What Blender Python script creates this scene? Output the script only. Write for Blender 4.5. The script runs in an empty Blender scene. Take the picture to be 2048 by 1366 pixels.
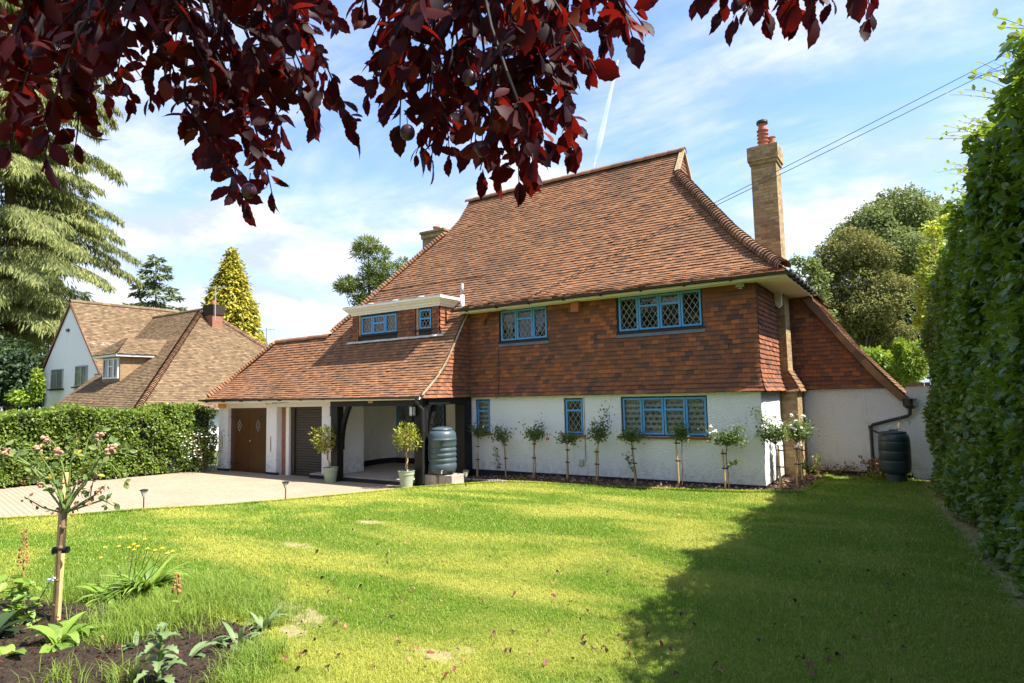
import bpy, math, random
import numpy as np
RD = math.radians
SC = bpy.context.scene
COL = SC.collection
rs = np.random.RandomState(7)
random.seed(7)

# ------------------------------------------------------------------ camera
CAMF = 1242.906
CAMYAW, CAMPITCH, CAMROLL = RD(33.32515), RD(4.93307), RD(-1.26461)
CAMP = np.array([2.72832, -13.18938, 2.28073])
def cam_axes():
    cy, sy = math.cos(CAMYAW), math.sin(CAMYAW)
    f0 = np.array([-sy, cy, 0]); r0 = np.array([cy, sy, 0]); u0 = np.array([0, 0, 1.])
    cp, sp = math.cos(CAMPITCH), math.sin(CAMPITCH)
    f = f0*cp+u0*sp; u = -f0*sp+u0*cp
    cr, sr = math.cos(CAMROLL), math.sin(CAMROLL)
    return r0*cr+u*sr, -r0*sr+u*cr, f
CR, CU, CF = cam_axes()
cd = bpy.data.cameras.new('camera'); cam = bpy.data.objects.new('camera', cd); COL.objects.link(cam)
cd.lens = CAMF/2048*36; cd.sensor_width = 36; cd.clip_start = 0.05; cd.clip_end = 9000
from mathutils import Matrix, Vector
cam.matrix_world = Matrix([[CR[i], CU[i], -CF[i], CAMP[i]] for i in range(3)]+[[0, 0, 0, 1]])
SC.camera = cam

def at(u, v, X=None, Y=None, Z=None, D=None):
    """a point seen at (u, v) of the 2048 px wide photograph, on a plane of the place or at a distance"""
    d = CR*((u-1024)/CAMF)-CU*((v-683)/CAMF)+CF
    if X is not None: t = (X-CAMP[0])/d[0]
    elif Y is not None: t = (Y-CAMP[1])/d[1]
    elif Z is not None: t = (Z-CAMP[2])/d[2]
    else: t = D
    return CAMP+t*d

# ------------------------------------------------------------------ sky and sun
SUNV = np.array([0.68, 0.13, 1.0]); SUNV /= np.linalg.norm(SUNV)
SUN_EL = math.asin(SUNV[2]); SUN_AZ = math.atan2(SUNV[0], SUNV[1])
SUN_STRENGTH, SKY_STRENGTH, EXPOSURE = 4.7, 0.15, 1.54
SC.view_settings.view_transform = 'Standard'; SC.view_settings.look = 'None'
SC.view_settings.exposure = EXPOSURE; SC.view_settings.gamma = 1
ld = bpy.data.lights.new('sun', 'SUN'); sun = bpy.data.objects.new('sun', ld); COL.objects.link(sun)
ld.energy = SUN_STRENGTH; ld.angle = RD(0.5); ld.color = (1, 0.95, 0.86)
sun.rotation_euler = Vector(SUNV).to_track_quat('Z', 'Y').to_euler()
sun.location = (0, 0, 30)
SC.cycles.max_bounces = 6; SC.cycles.transparent_max_bounces = 12
SC.cycles.diffuse_bounces = 3; SC.cycles.glossy_bounces = 3; SC.cycles.transmission_bounces = 4
SC.cycles.caustics_reflective = False; SC.cycles.caustics_refractive = False

class NT:
    """tiny node helper"""
    def __init__(s, tree): s.t = tree; s.n = tree.nodes; s.l = tree.links
    def node(s, typ, ins={}, **props):
        n = s.n.new(typ)
        for k, v in props.items(): setattr(n, k, v)
        for k, v in ins.items(): s.put(n.inputs[k], v)
        return n
    def put(s, sock, v):
        if isinstance(v, bpy.types.NodeSocket): s.l.new(v, sock)
        else:
            if sock.type == 'RGBA' and len(v) == 3: v = (*v, 1)
            sock.default_value = v
    def math(s, op, a, b=0.0, clamp=False):
        n = s.node('ShaderNodeMath', {0: a, 1: b}, operation=op); n.use_clamp = clamp; return n.outputs[0]
    def mix(s, f, a, b, mode='MIX'):
        n = s.node('ShaderNodeMix', data_type='RGBA', blend_type=mode)
        s.put(n.inputs[0], f); s.put(n.inputs[6], a); s.put(n.inputs[7], b); return n.outputs[2]
    def ramp(s, f, stops, interp='LINEAR'):
        n = s.node('ShaderNodeValToRGB', {0: f}); r = n.color_ramp; r.interpolation = interp
        while len(r.elements) < len(stops): r.elements.new(0.5)
        for e, (p, c) in zip(r.elements, stops):
            e.position = p; e.color = (*c, 1) if len(c) == 3 else c
        return n.outputs[0]
    def noise(s, scale, detail=3, rough=0.55, vec=None, dist=0.0):
        i = {'Scale': scale, 'Detail': detail, 'Roughness': rough, 'Distortion': dist}
        if vec is not None: i['Vector'] = vec
        return s.node('ShaderNodeTexNoise', i).outputs[0]
    def step(s, f, a, b):
        return s.node('ShaderNodeMapRange', {0: f, 1: a, 2: b, 3: 0.0, 4: 1.0}, interpolation_type='SMOOTHSTEP').outputs[0]

W = bpy.data.worlds.new('World'); SC.world = W; W.use_nodes = True
def build_world():
    t = NT(W.node_tree); t.n.clear()
    sky = t.node('ShaderNodeTexSky', sky_type='NISHITA', sun_disc=False)
    sky.sun_elevation = SUN_EL; sky.sun_rotation = SUN_AZ; sky.altitude = 60; sky.air_density = 1.1; sky.dust_density = 0.7; sky.ozone_density = 1.6
    tc = t.node('ShaderNodeTexCoord').outputs['Generated']
    sep = t.node('ShaderNodeSeparateXYZ', {0: tc})
    zz = t.math('MAXIMUM', sep.outputs[2], 0.03)
    px = t.math('DIVIDE', sep.outputs[0], t.math('ADD', zz, 0.12)); py = t.math('DIVIDE', sep.outputs[1], t.math('ADD', zz, 0.12))
    p = t.node('ShaderNodeCombineXYZ', {0: px, 1: py, 2: 0.0}).outputs[0]
    mp = t.node('ShaderNodeMapping', {0: p}); mp.inputs['Rotation'].default_value = (0, 0, RD(28)); mp.inputs['Scale'].default_value = (0.55, 1.5, 1); mp.inputs['Location'].default_value = (3.3, 1.2, 0)
    n1 = t.noise(1.5, 7, 0.62, mp.outputs[0], 0.5)
    n2 = t.noise(0.55, 4, 0.5, p, 0.2)
    wisp = t.step(t.math('ADD', t.math('MULTIPLY', n1, 0.62), t.math('MULTIPLY', n2, 0.5)), 0.46, 0.74)
    # cumulus bank low down
    p2 = t.node('ShaderNodeMapping', {0: tc}); p2.inputs['Scale'].default_value = (2.4, 2.4, 5.2); p2.inputs['Location'].default_value = (0.9, 0.2, 0.25)
    n3 = t.noise(1.5, 8, 0.55, p2.outputs[0], 0.25)
    low = t.math('SUBTRACT', 1.0, t.step(sep.outputs[2], 0.16, 0.52))
    cum = t.step(t.math('ADD', n3, t.math('MULTIPLY', low, 0.25)), 0.56, 0.82)
    cl = t.math('MAXIMUM', t.math('MULTIPLY', wisp, 0.85), cum, True)
    n4 = t.noise(3.0, 5, 0.6, p2.outputs[0])
    cc = t.mix(t.step(n4, 0.36, 0.6), (1.75, 2.0, 2.45), (2.7, 2.75, 2.85))
    blue = t.mix(1.0, sky.outputs[0], (.575, .64, .80), 'MULTIPLY')
    c = t.mix(cl, blue, cc)
    bg = t.node('ShaderNodeBackground', {0: c, 1: SKY_STRENGTH})
    out = t.node('ShaderNodeOutputWorld', {0: bg.outputs[0]})
build_world()

# ------------------------------------------------------------------ materials
def new_mat(name):
    m = bpy.data.materials.new(name); m.use_nodes = True; t = NT(m.node_tree); t.n.clear(); return m, t
def finish(t, shader): t.node('ShaderNodeOutputMaterial', {0: shader})
def principled(t, col, rough=0.6, spec=0.4, normal=None, metal=0.0):
    i = {'Base Color': col, 'Roughness': rough, 'Specular IOR Level': spec, 'Metallic': metal}
    if normal is not None: i['Normal'] = normal
    return t.node('ShaderNodeBsdfPrincipled', i).outputs[0]
def bump(t, h, strength=0.5, dist=0.02):
    return t.node('ShaderNodeBump', {'Strength': strength, 'Distance': dist, 'Height': h}).outputs[0]
def objco(t): return t.node('ShaderNodeNewGeometry').outputs['Position']
def island(t): return t.node('ShaderNodeNewGeometry').outputs['Random Per Island']

def plain(name, col, rough=0.6, var=0.15, scale=6.0, spec=0.35, bmp=0.0, bscale=40.0, metal=0.0):
    m, t = new_mat(name); p = objco(t)
    n = t.noise(scale, 5, 0.6, p)
    dark = tuple(c*(1-var) for c in col); lite = tuple(min(1, c*(1+var)) for c in col)
    c = t.ramp(n, [(0.3, dark), (0.7, lite)])
    nm = bump(t, t.noise(bscale, 4, 0.6, p), bmp, 0.01) if bmp else None
    finish(t, principled(t, c, rough, spec, nm, metal)); return m
def tile_mat(name, stops, dark, patch_scale=0.8, moss=None, tint=0.5):
    m, t = new_mat(name); p = objco(t); r = island(t)
    c = t.ramp(r, stops)
    n = t.step(t.noise(patch_scale, 5, 0.65, p, 0.4), 0.45, 0.72)
    c = t.mix(t.math('MULTIPLY', n, tint), c, dark)
    n2 = t.noise(22, 4, 0.7, p)
    c = t.mix(t.step(n2, 0.45, 0.8), c, t.mix(0.5, c, dark))
    if moss is not None:
        c = t.mix(t.math('MULTIPLY', t.step(t.noise(5.0, 6, 0.7, p), 0.56, 0.74), 0.55), c, moss)
    finish(t, principled(t, c, 0.85, 0.2, bump(t, t.noise(70, 3, 0.6, p), 0.25, 0.006))); return m
M = {}
M['roof'] = tile_mat('clay_roof_tile', [(0, (.15, .082, .048)), (.12, (.20, .098, .052)), (.5, (.25, .118, .058)), (.85, (.30, .146, .070)), (.96, (.20, .096, .050)), (1, (.12, .07, .045))], (.115, .07, .044), 0.55, moss=(.17, .135, .085), tint=0.75)
M['hung'] = tile_mat('hung_wall_tile', [(0, (.09, .055, .045)), (.12, (.165, .075, .046)), (.45, (.23, .086, .044)), (.8, (.30, .104, .044)), (.95, (.39, .135, .048)), (1, (.10, .068, .055))], (.125, .07, .05), .75, tint=0.7)
M['brown_roof'] = tile_mat('brown_roof_tile', [(0, (.10, .067, .038)), (.3, (.15, .098, .054)), (.7, (.185, .123, .067)), (1, (.235, .162, .092))], (.115, .083, .045), 0.9, moss=(.12, .10, .045), tint=0.5)
M['bonnet'] = tile_mat('bonnet_tile', [(0, (.12, .075, .05)), (.5, (.23, .125, .07)), (1, (.34, .18, .09))], (.12, .09, .055), 2.0, tint=0.6)
M['underlay'] = plain('roof_underlay', (.03, .02, .017), .9)
def render_mat(name, col, dirt=(.45, .44, .40), b=0.9):
    m, t = new_mat(name); p = objco(t)
    v = t.node('ShaderNodeTexVoronoi', {'Vector': p, 'Scale': 38.0}, feature='SMOOTH_F1').outputs[0]
    h = t.math('ADD', t.math('MULTIPLY', v, -0.8), t.noise(55, 5, 0.7, p))
    big = t.step(t.noise(2.2, 6, 0.65, p), 0.56, 0.78)
    sep = t.node('ShaderNodeSeparateXYZ', {0: p})
    splash = t.math('MULTIPLY', t.math('SUBTRACT', 1.0, t.step(sep.outputs[2], 0.34, 0.95)), t.step(t.noise(7, 5, .7, p), .35, .75))
    c = t.mix(t.math('MULTIPLY', big, 0.22), col, dirt)
    c = t.mix(t.math('MULTIPLY', splash, 0.62), c, (.42, .37, .30))
    mp = t.node('ShaderNodeMapping', {0: p}); mp.inputs['Scale'].default_value = (9, 9, .45)
    drip = t.math('MULTIPLY', t.step(t.noise(1.0, 5, .6, mp.outputs[0]), .56, .74), t.step(t.noise(1.3, 3, .5, p), .4, .65))
    c = t.mix(t.math('MULTIPLY', drip, .36), c, (.38, .37, .33))
    finish(t, principled(t, c, 0.8, 0.25, bump(t, h, b, 0.03))); return m
M['white_render'] = render_mat('white_roughcast', (.86, .86, .84))
M['neigh_render'] = render_mat('smooth_white_render', (.84, .83, .80), b=0.3)
M['plinth'] = plain('black_plinth_paint', (.018, .018, .022), .6)
M['black'] = plain('black_painted_timber', (.007, .0065, .006), .5, .3, bmp=.3, bscale=18)
M['gutter'] = plain('black_gutter_plastic', (.018, .018, .02), .32, .2, spec=.5)
M['white_paint'] = plain('white_gloss_paint', (.80, .79, .74), .45, .05)
M['cream_paint'] = plain('cream_fascia_paint', (.80, .77, .70), .5, .06)
M['blue'] = plain('blue_window_paint', (.085, .315, .62), .35, .08, spec=.5)
M['dark_frame'] = plain('dark_window_timber', (.02, .014, .014), .55)
M['lead'] = plain('lead_came', (.36, .36, .34), .4, .1)
M['lead_flash'] = plain('lead_flashing', (.13, .14, .155), .55, .3)
M['pale_flash'] = plain('pale_mortar_flashing', (.50, .49, .46), .7, .2)
M['mortar'] = plain('pale_verge_mortar', (.36, .27, .15), .9, .35, 14, bmp=.5)
M['ochre'] = plain('ochre_timber_reveal', (.36, .25, .12), .7, .1)
M['tan_boards'] = plain('tan_weatherboard', (.25, .165, .085), .8, .25, 8)
M['terracotta'] = plain('terracotta', (.38, .13, .07), .75, .25, 10)
def brick_mat(name, c1, c2, mortar, sx=.215, sy=.075):
    m, t = new_mat(name)
    g = t.node('ShaderNodeNewGeometry'); p = g.outputs['Position']
    s = t.node('ShaderNodeSeparateXYZ', {0: p}); nn = t.node('ShaderNodeSeparateXYZ', {0: g.outputs['True Normal']})
    fx = t.math('GREATER_THAN', t.math('ABSOLUTE', nn.outputs[0]), 0.6)
    u = t.math('ADD', t.math('MULTIPLY', s.outputs[1], fx), t.math('MULTIPLY', s.outputs[0], t.math('SUBTRACT', 1.0, fx)))
    v = t.node('ShaderNodeCombineXYZ', {0: u, 1: s.outputs[2], 2: 0.0}).outputs[0]
    b = t.node('ShaderNodeTexBrick', {'Vector': v, 'Color1': c1, 'Color2': c2, 'Mortar': mortar, 'Scale': 1.0, 'Mortar Size': .007, 'Bias': -.1, 'Brick Width': sx, 'Row Height': sy})
    n = t.noise(7, 5, .7, p)
    c = t.mix(t.step(n, .45, .75), b.outputs[0], t.mix(0.55, b.outputs[0], (.10, .075, .045)))
    h = t.math('ADD', t.math('MULTIPLY', b.outputs[1], -1.0), t.math('MULTIPLY', t.noise(60, 3, .6, p), .5))
    finish(t, principled(t, c, .9, .2, bump(t, h, .8, .01))); return m
M['stock_brick'] = brick_mat('yellow_stock_brick', (.42, .29, .13), (.20, .125, .06), (.27, .22, .15))
M['red_brick'] = brick_mat('red_brick', (.33, .12, .06), (.26, .10, .06), (.30, .24, .18))
def glass_mat():
    m, t = new_mat('window_glass')
    fr = t.node('ShaderNodeFresnel', {'IOR': 1.65}).outputs[0]
    tr = t.node('ShaderNodeBsdfTransparent', {0: (.82, .85, .83)}).outputs[0]
    p = objco(t)
    gl = t.node('ShaderNodeBsdfGlossy', {'Color': (.95, .95, .95), 'Roughness': .015, 'Normal': bump(t, t.noise(3.5, 2, .5, p), .12, .03)}).outputs[0]
    mx = t.node('ShaderNodeMixShader', {0: fr, 1: tr, 2: gl}).outputs[0]
    finish(t, mx); return m
M['glass'] = glass_mat()
def wood_mat(name, c1, c2, rough=.35, plank=.14):
    m, t = new_mat(name); p = objco(t)
    mp = t.node('ShaderNodeMapping', {0: p}); mp.inputs['Scale'].default_value = (14, 14, 1.1)
    n = t.noise(2.2, 6, .65, mp.outputs[0], .6)
    c = t.ramp(n, [(.3, c1), (.7, c2)])
    finish(t, principled(t, c, rough, .45, bump(t, n, .15, .004))); return m
M['door_wood'] = wood_mat('varnished_brown_door', (.050, .018, .006), (.095, .036, .012))
M['stake_wood'] = wood_mat('pale_stake_wood', (.42, .27, .10), (.62, .42, .18), .7)
M['bark'] = plain('brown_bark', (.11, .075, .05), .9, .4, 12, bmp=.8, bscale=30)
M['stem'] = plain('thin_stem', (.16, .10, .05), .8, .3, 14)
M['green_stem'] = plain('green_stem', (.14, .20, .05), .7, .3, 14)
M['roller'] = plain('dark_brown_roller_slats', (.036, .026, .017), .42, .12, spec=.5)
M['concrete'] = plain('grey_concrete_block', (.36, .31, .25), .9, .2, 9, bmp=.5, bscale=60)
M['slab'] = plain('porch_concrete', (.34, .29, .235), .85, .2, 3, bmp=.2)
M['butt_blue'] = plain('blue_grey_plastic', (.050, .074, .088), .42, .08, spec=.5)
M['butt_dark'] = plain('dark_green_plastic', (.028, .045, .048), .42, .12, spec=.5)
M['pot'] = plain('sage_green_pot', (.30, .35, .235), .5, .08)
M['soil'] = plain('potting_soil', (.035, .024, .016), .95, .4, 30, bmp=1)
M['orange_box'] = plain('orange_alarm_plastic', (.72, .30, .02), .4, .05)
M['steel'] = plain('brushed_steel', (.42, .42, .42), .35, .1, metal=.6)
M['lamp_glass'] = plain('pale_lamp_glass', (.62, .60, .55), .25, .05, spec=.6)
M['blind'] = plain('grey_blind', (.70, .71, .68), .8, .05)
M['curtain'] = plain('pale_curtain', (.38, .38, .36), .85, .2, 9)
M['gauze'] = plain('grey_gauze', (.20, .21, .20), .8, .05)
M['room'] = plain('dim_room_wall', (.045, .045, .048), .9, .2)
M['bloom_white'] = plain('white_petals', (.82, .80, .74), .7, .06, 30)
M['bloom_peach'] = plain('peach_petals', (.80, .55, .36), .7, .1, 30)
M['bloom_pink'] = plain('magenta_petals', (.60, .04, .16), .7, .1, 30)
M['bloom_dry'] = plain('dried_pink_petals', (.40, .24, .15), .85, .3, 60)
M['yellow_flower'] = plain('yellow_petals', (.75, .46, .02), .7, .1, 30)
M['seed'] = plain('brown_seed_head', (.30, .17, .06), .9, .4, 40)
M['rubber'] = plain('black_rubber_tie', (.012, .012, .014), .5)
M['cable'] = plain('black_cable', (.02, .02, .022), .5)

def leaf_mat(name, stops, trans, tfac=.35, rough=.5, spec=.35, patch=None, pscale=1.2):
    m, t = new_mat(name)
    r = island(t); p = objco(t)
    c = t.ramp(r, stops)
    if patch is not None:
        c = t.mix(t.step(t.noise(pscale, 4, .6, p), .45, .68), c, t.mix(.65, c, patch))
    pr = principled(t, c, rough, spec)
    tl = t.node('ShaderNodeBsdfTranslucent', {0: t.mix(.55, c, trans)}).outputs[0]
    finish(t, t.node('ShaderNodeMixShader', {0: tfac, 1: pr, 2: tl}).outputs[0]); return m
M['hedge_leaf'] = leaf_mat('beech_hedge_leaf', [(0, (.034, .078, .010)), (.5, (.07, .145, .018)), (.9, (.13, .21, .026)), (1, (.27, .26, .045))], (.40, .58, .03), .32, .36, .6, patch=(.13, .21, .022), pscale=1.6)
M['left_hedge_leaf'] = leaf_mat('clipped_hedge_leaf', [(0, (.05, .09, .012)), (.5, (.115, .18, .02)), (.9, (.18, .25, .03)), (1, (.27, .29, .045))], (.42, .52, .03), .30, .45, .4)
M['plum_leaf'] = leaf_mat('purple_plum_leaf', [(0, (.007, .002, .003)), (.6, (.015, .003, .005)), (.93, (.04, .006, .007)), (1, (.15, .035, .013))], (.60, .022, .010), .21, .55, .10)
M['plum_fruit'] = plain('dark_plum_skin', (.055, .014, .025), .35, .3, 20, spec=.5)
M['rose_leaf'] = leaf_mat('rose_leaf', [(0, (.045, .085, .022)), (.6, (.085, .14, .035)), (1, (.16, .20, .04))], (.30, .40, .04), .28)
M['big_rose_leaf'] = leaf_mat('foreground_rose_leaf', [(0, (.09, .15, .05)), (.55, (.14, .20, .06)), (.85, (.20, .23, .06)), (1, (.42, .32, .03))], (.42, .48, .05), .32)
M['dry_leaf'] = leaf_mat('dried_brown_leaf', [(0, (.16, .07, .025)), (1, (.32, .17, .07))], (.3, .14, .04), .2)
M['topiary_leaf'] = leaf_mat('yellow_green_bay_leaf', [(0, (.13, .16, .015)), (.5, (.26, .28, .025)), (1, (.42, .42, .05))], (.55, .55, .03), .3)
M['gold_leaf'] = leaf_mat('golden_conifer_spray', [(0, (.20, .20, .02)), (.5, (.40, .35, .03)), (1, (.52, .45, .06))], (.6, .55, .04), .25, patch=(.20, .20, .02), pscale=.8)
M['cedar_leaf'] = leaf_mat('deodar_needles', [(0, (.11, .14, .045)), (.5, (.22, .245, .075)), (1, (.34, .35, .12))], (.5, .5, .1), .3, .6, .2, patch=(.10, .13, .06), pscale=.35)
M['blue_cedar_leaf'] = leaf_mat('blue_cedar_needles', [(0, (.09, .13, .08)), (.5, (.17, .22, .14)), (1, (.26, .31, .21))], (.2, .25, .12), .15, .6, .2)
M['spruce_leaf'] = leaf_mat('grey_green_spruce_needles', [(0, (.09, .13, .065)), (.5, (.17, .21, .10)), (1, (.24, .28, .14))], (.2, .25, .1), .15, .6, .2)
M['ash_leaf'] = leaf_mat('grey_green_broad_leaf', [(0, (.085, .12, .04)), (.5, (.16, .205, .068)), (1, (.26, .30, .12))], (.36, .42, .1), .3, .7, .12)
M['bronze_leaf'] = leaf_mat('olive_bronze_leaf', [(0, (.09, .105, .034)), (.5, (.18, .185, .062)), (1, (.29, .27, .09))], (.36, .36, .08), .28, .7, .1)
M['dark_leaf'] = leaf_mat('dark_ivy_leaf', [(0, (.012, .028, .010)), (.6, (.028, .055, .016)), (1, (.05, .085, .024))], (.1, .16, .03), .2)
M['bright_leaf'] = leaf_mat('bright_laurel_leaf', [(0, (.10, .17, .015)), (.5, (.20, .30, .025)), (1, (.32, .42, .05))], (.5, .6, .04), .35)
M['yellow_leaf'] = leaf_mat('yellow_sunlit_leaf', [(0, (.12, .19, .02)), (.5, (.30, .36, .04)), (1, (.55, .52, .09))], (.85, .88, .09), .5)
M['pine_leaf'] = leaf_mat('pine_needles', [(0, (.06, .095, .022)), (.5, (.125, .17, .036)), (1, (.24, .27, .055))], (.3, .38, .05), .25, .7, .1)
M['lush_leaf'] = leaf_mat('lush_border_leaf', [(0, (.11, .19, .025)), (.5, (.17, .28, .035)), (1, (.25, .36, .055))], (.4, .55, .05), .3)
M['grey_leaf'] = leaf_mat('grey_green_poppy_leaf', [(0, (.10, .16, .06)), (.5, (.155, .225, .085)), (1, (.21, .28, .12))], (.35, .45, .15), .25)
M['litter'] = leaf_mat('fallen_plum_leaf', [(0, (.07, .015, .015)), (.5, (.16, .035, .03)), (.8, (.26, .11, .05)), (1, (.40, .24, .12))], (.3, .06, .03), .15)
def grass_mat(name, stops, trans, straw, dry=True):
    m, t = new_mat(name); r = island(t); p = objco(t)
    c = t.ramp(r, stops)
    mp = t.node('ShaderNodeMapping', {0: p}); mp.inputs['Rotation'].default_value = (0, 0, RD(-38)); mp.inputs['Scale'].default_value = (.42, 1.0, 1)
    n = t.step(t.noise(.85, 5, .55, mp.outputs[0], .7), .40, .60)
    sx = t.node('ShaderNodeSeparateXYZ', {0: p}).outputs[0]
    lush = t.math('SUBTRACT', 1.0, t.math('MULTIPLY', t.step(sx, .0, 1.8), .85))  # straw fades towards the hedge; its shadow's greener tone is put into the colour
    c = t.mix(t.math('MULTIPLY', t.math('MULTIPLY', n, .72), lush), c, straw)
    pr = principled(t, c, .55, .25)
    tl = t.node('ShaderNodeBsdfTranslucent', {0: t.mix(.5, c, trans)}).outputs[0]
    finish(t, t.node('ShaderNodeMixShader', {0: .35, 1: pr, 2: tl}).outputs[0]); return m
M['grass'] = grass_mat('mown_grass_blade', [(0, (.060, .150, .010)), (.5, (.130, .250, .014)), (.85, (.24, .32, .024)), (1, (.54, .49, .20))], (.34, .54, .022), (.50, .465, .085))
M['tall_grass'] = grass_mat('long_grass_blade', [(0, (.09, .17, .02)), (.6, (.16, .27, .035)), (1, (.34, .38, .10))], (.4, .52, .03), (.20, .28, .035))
def lawn_mat():
    m, t = new_mat('lawn_turf'); p = objco(t)
    mp = t.node('ShaderNodeMapping', {0: p}); mp.inputs['Rotation'].default_value = (0, 0, RD(-38)); mp.inputs['Scale'].default_value = (.42, 1.0, 1)
    n = t.noise(.85, 5, .55, mp.outputs[0], .7); f = t.noise(45, 5, .7, p); d = t.noise(1.3, 5, .6, p, .3)
    c = t.ramp(f, [(.3, (.065, .105, .010)), (.5, (.12, .17, .018)), (.7, (.21, .24, .035))])
    c = t.mix(t.math('MULTIPLY', t.step(n, .40, .60), .75), c, (.36, .335, .09))
    bare = t.node('ShaderNodeAttribute', attribute_name='bare').outputs['Fac']; bare = t.step(t.math('ADD', bare, t.math('MULTIPLY', t.math('SUBTRACT', t.noise(9, 6, .7, p), .5), 1.3)), .30, .62)
    c = t.mix(t.math('MULTIPLY', bare, .8), c, t.ramp(f, [(.3, (.26, .20, .10)), (.7, (.46, .38, .21))]))
    finish(t, principled(t, c, .95, .1, bump(t, f, .9, .03))); return m
M['lawn'] = lawn_mat()
def pave_mat():
    m, t = new_mat('block_paving'); p = objco(t)
    mp = t.node('ShaderNodeMapping', {0: p}); mp.inputs['Rotation'].default_value = (0, 0, RD(12))
    b = t.node('ShaderNodeTexBrick', {'Vector': mp.outputs[0], 'Color1': (.38, .295, .20), 'Color2': (.325, .25, .17), 'Mortar': (.19, .145, .095), 'Scale': 1.0, 'Mortar Size': .009, 'Brick Width': .2, 'Row Height': .1, 'Bias': 0.0})
    n = t.noise(1.1, 5, .6, p); n2 = t.noise(40, 3, .6, p)
    c = t.mix(t.step(n, .4, .7), b.outputs[0], (.40, .31, .235)); c = t.mix(.22, b.outputs[0], c); c = t.mix(t.math('MULTIPLY', t.step(t.noise(.9, 6, .7, p, .5), .54, .72), .35), c, (.19, .155, .11))
    c = t.mix(t.math('MULTIPLY', n2, .25), c, (.18, .14, .10))
    finish(t, principled(t, c, .9, .15, bump(t, b.outputs[1], -.5, .006))); return m
M['paving'] = pave_mat()
def earth_mat(name, stops, sc=14):
    m, t = new_mat(name); p = objco(t)
    n = t.noise(sc, 6, .72, p, .5); c = t.ramp(n, stops)
    finish(t, principled(t, c, .95, .1, bump(t, t.noise(sc*1.7, 6, .75, p), 1.0, .05))); return m
M['bed_soil'] = earth_mat('dark_bed_soil', [(.3, (.038, .026, .018)), (.55, (.075, .052, .037)), (.75, (.14, .10, .07))], 18)
M['mulch'] = earth_mat('bark_mulch', [(.3, (.06, .035, .022)), (.55, (.14, .085, .055)), (.75, (.27, .19, .13))], 26)
M['chip'] = tile_mat('bark_chip', [(0, (.08, .045, .03)), (.5, (.20, .12, .075)), (1, (.36, .26, .18))], (.06, .035, .025), 3, tint=.3)
M['ground'] = earth_mat('far_ground', [(.3, (.05, .07, .02)), (.7, (.10, .12, .035))], 1.5)

# ------------------------------------------------------------------ mesh helpers
def basis(o):
    l = np.zeros(3)
    while o is not None: l += np.array(o.location); o = o.parent
    return l
def link(name, me, m, parent=None):
    o = bpy.data.objects.new(name, me); COL.objects.link(o)
    if m is not None: me.materials.append(m)
    if parent is not None: o.parent = parent
    return o
def obj_np(name, V, F, m, parent=None, smooth=False, origin=None):
    """V (n,3); F a list of integer arrays (k,3) / (k,4)"""
    V = np.asarray(V, float)
    off = basis(parent) if parent is not None else (np.array(origin, float) if origin is not None else np.zeros(3))
    V = V-off
    if not isinstance(F, (list, tuple)): F = [F]
    F = [np.asarray(f, np.int32) for f in F if len(f)]
    me = bpy.data.meshes.new(name)
    me.vertices.add(len(V)); me.vertices.foreach_set('co', V.astype(np.float32).ravel())
    loops = np.concatenate([f.ravel() for f in F]); tot = np.concatenate([np.full(len(f), f.shape[1], np.int32) for f in F])
    me.loops.add(len(loops)); me.loops.foreach_set('vertex_index', loops)
    me.polygons.add(len(tot)); st = np.concatenate([[0], np.cumsum(tot)[:-1]]).astype(np.int32)
    me.polygons.foreach_set('loop_start', st)
    me.polygons.foreach_set('use_smooth', np.full(len(tot), smooth))
    me.update(calc_edges=True); me.validate()
    o = link(name, me, m, parent)
    if origin is not None and parent is None: o.location = origin
    return o
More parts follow.
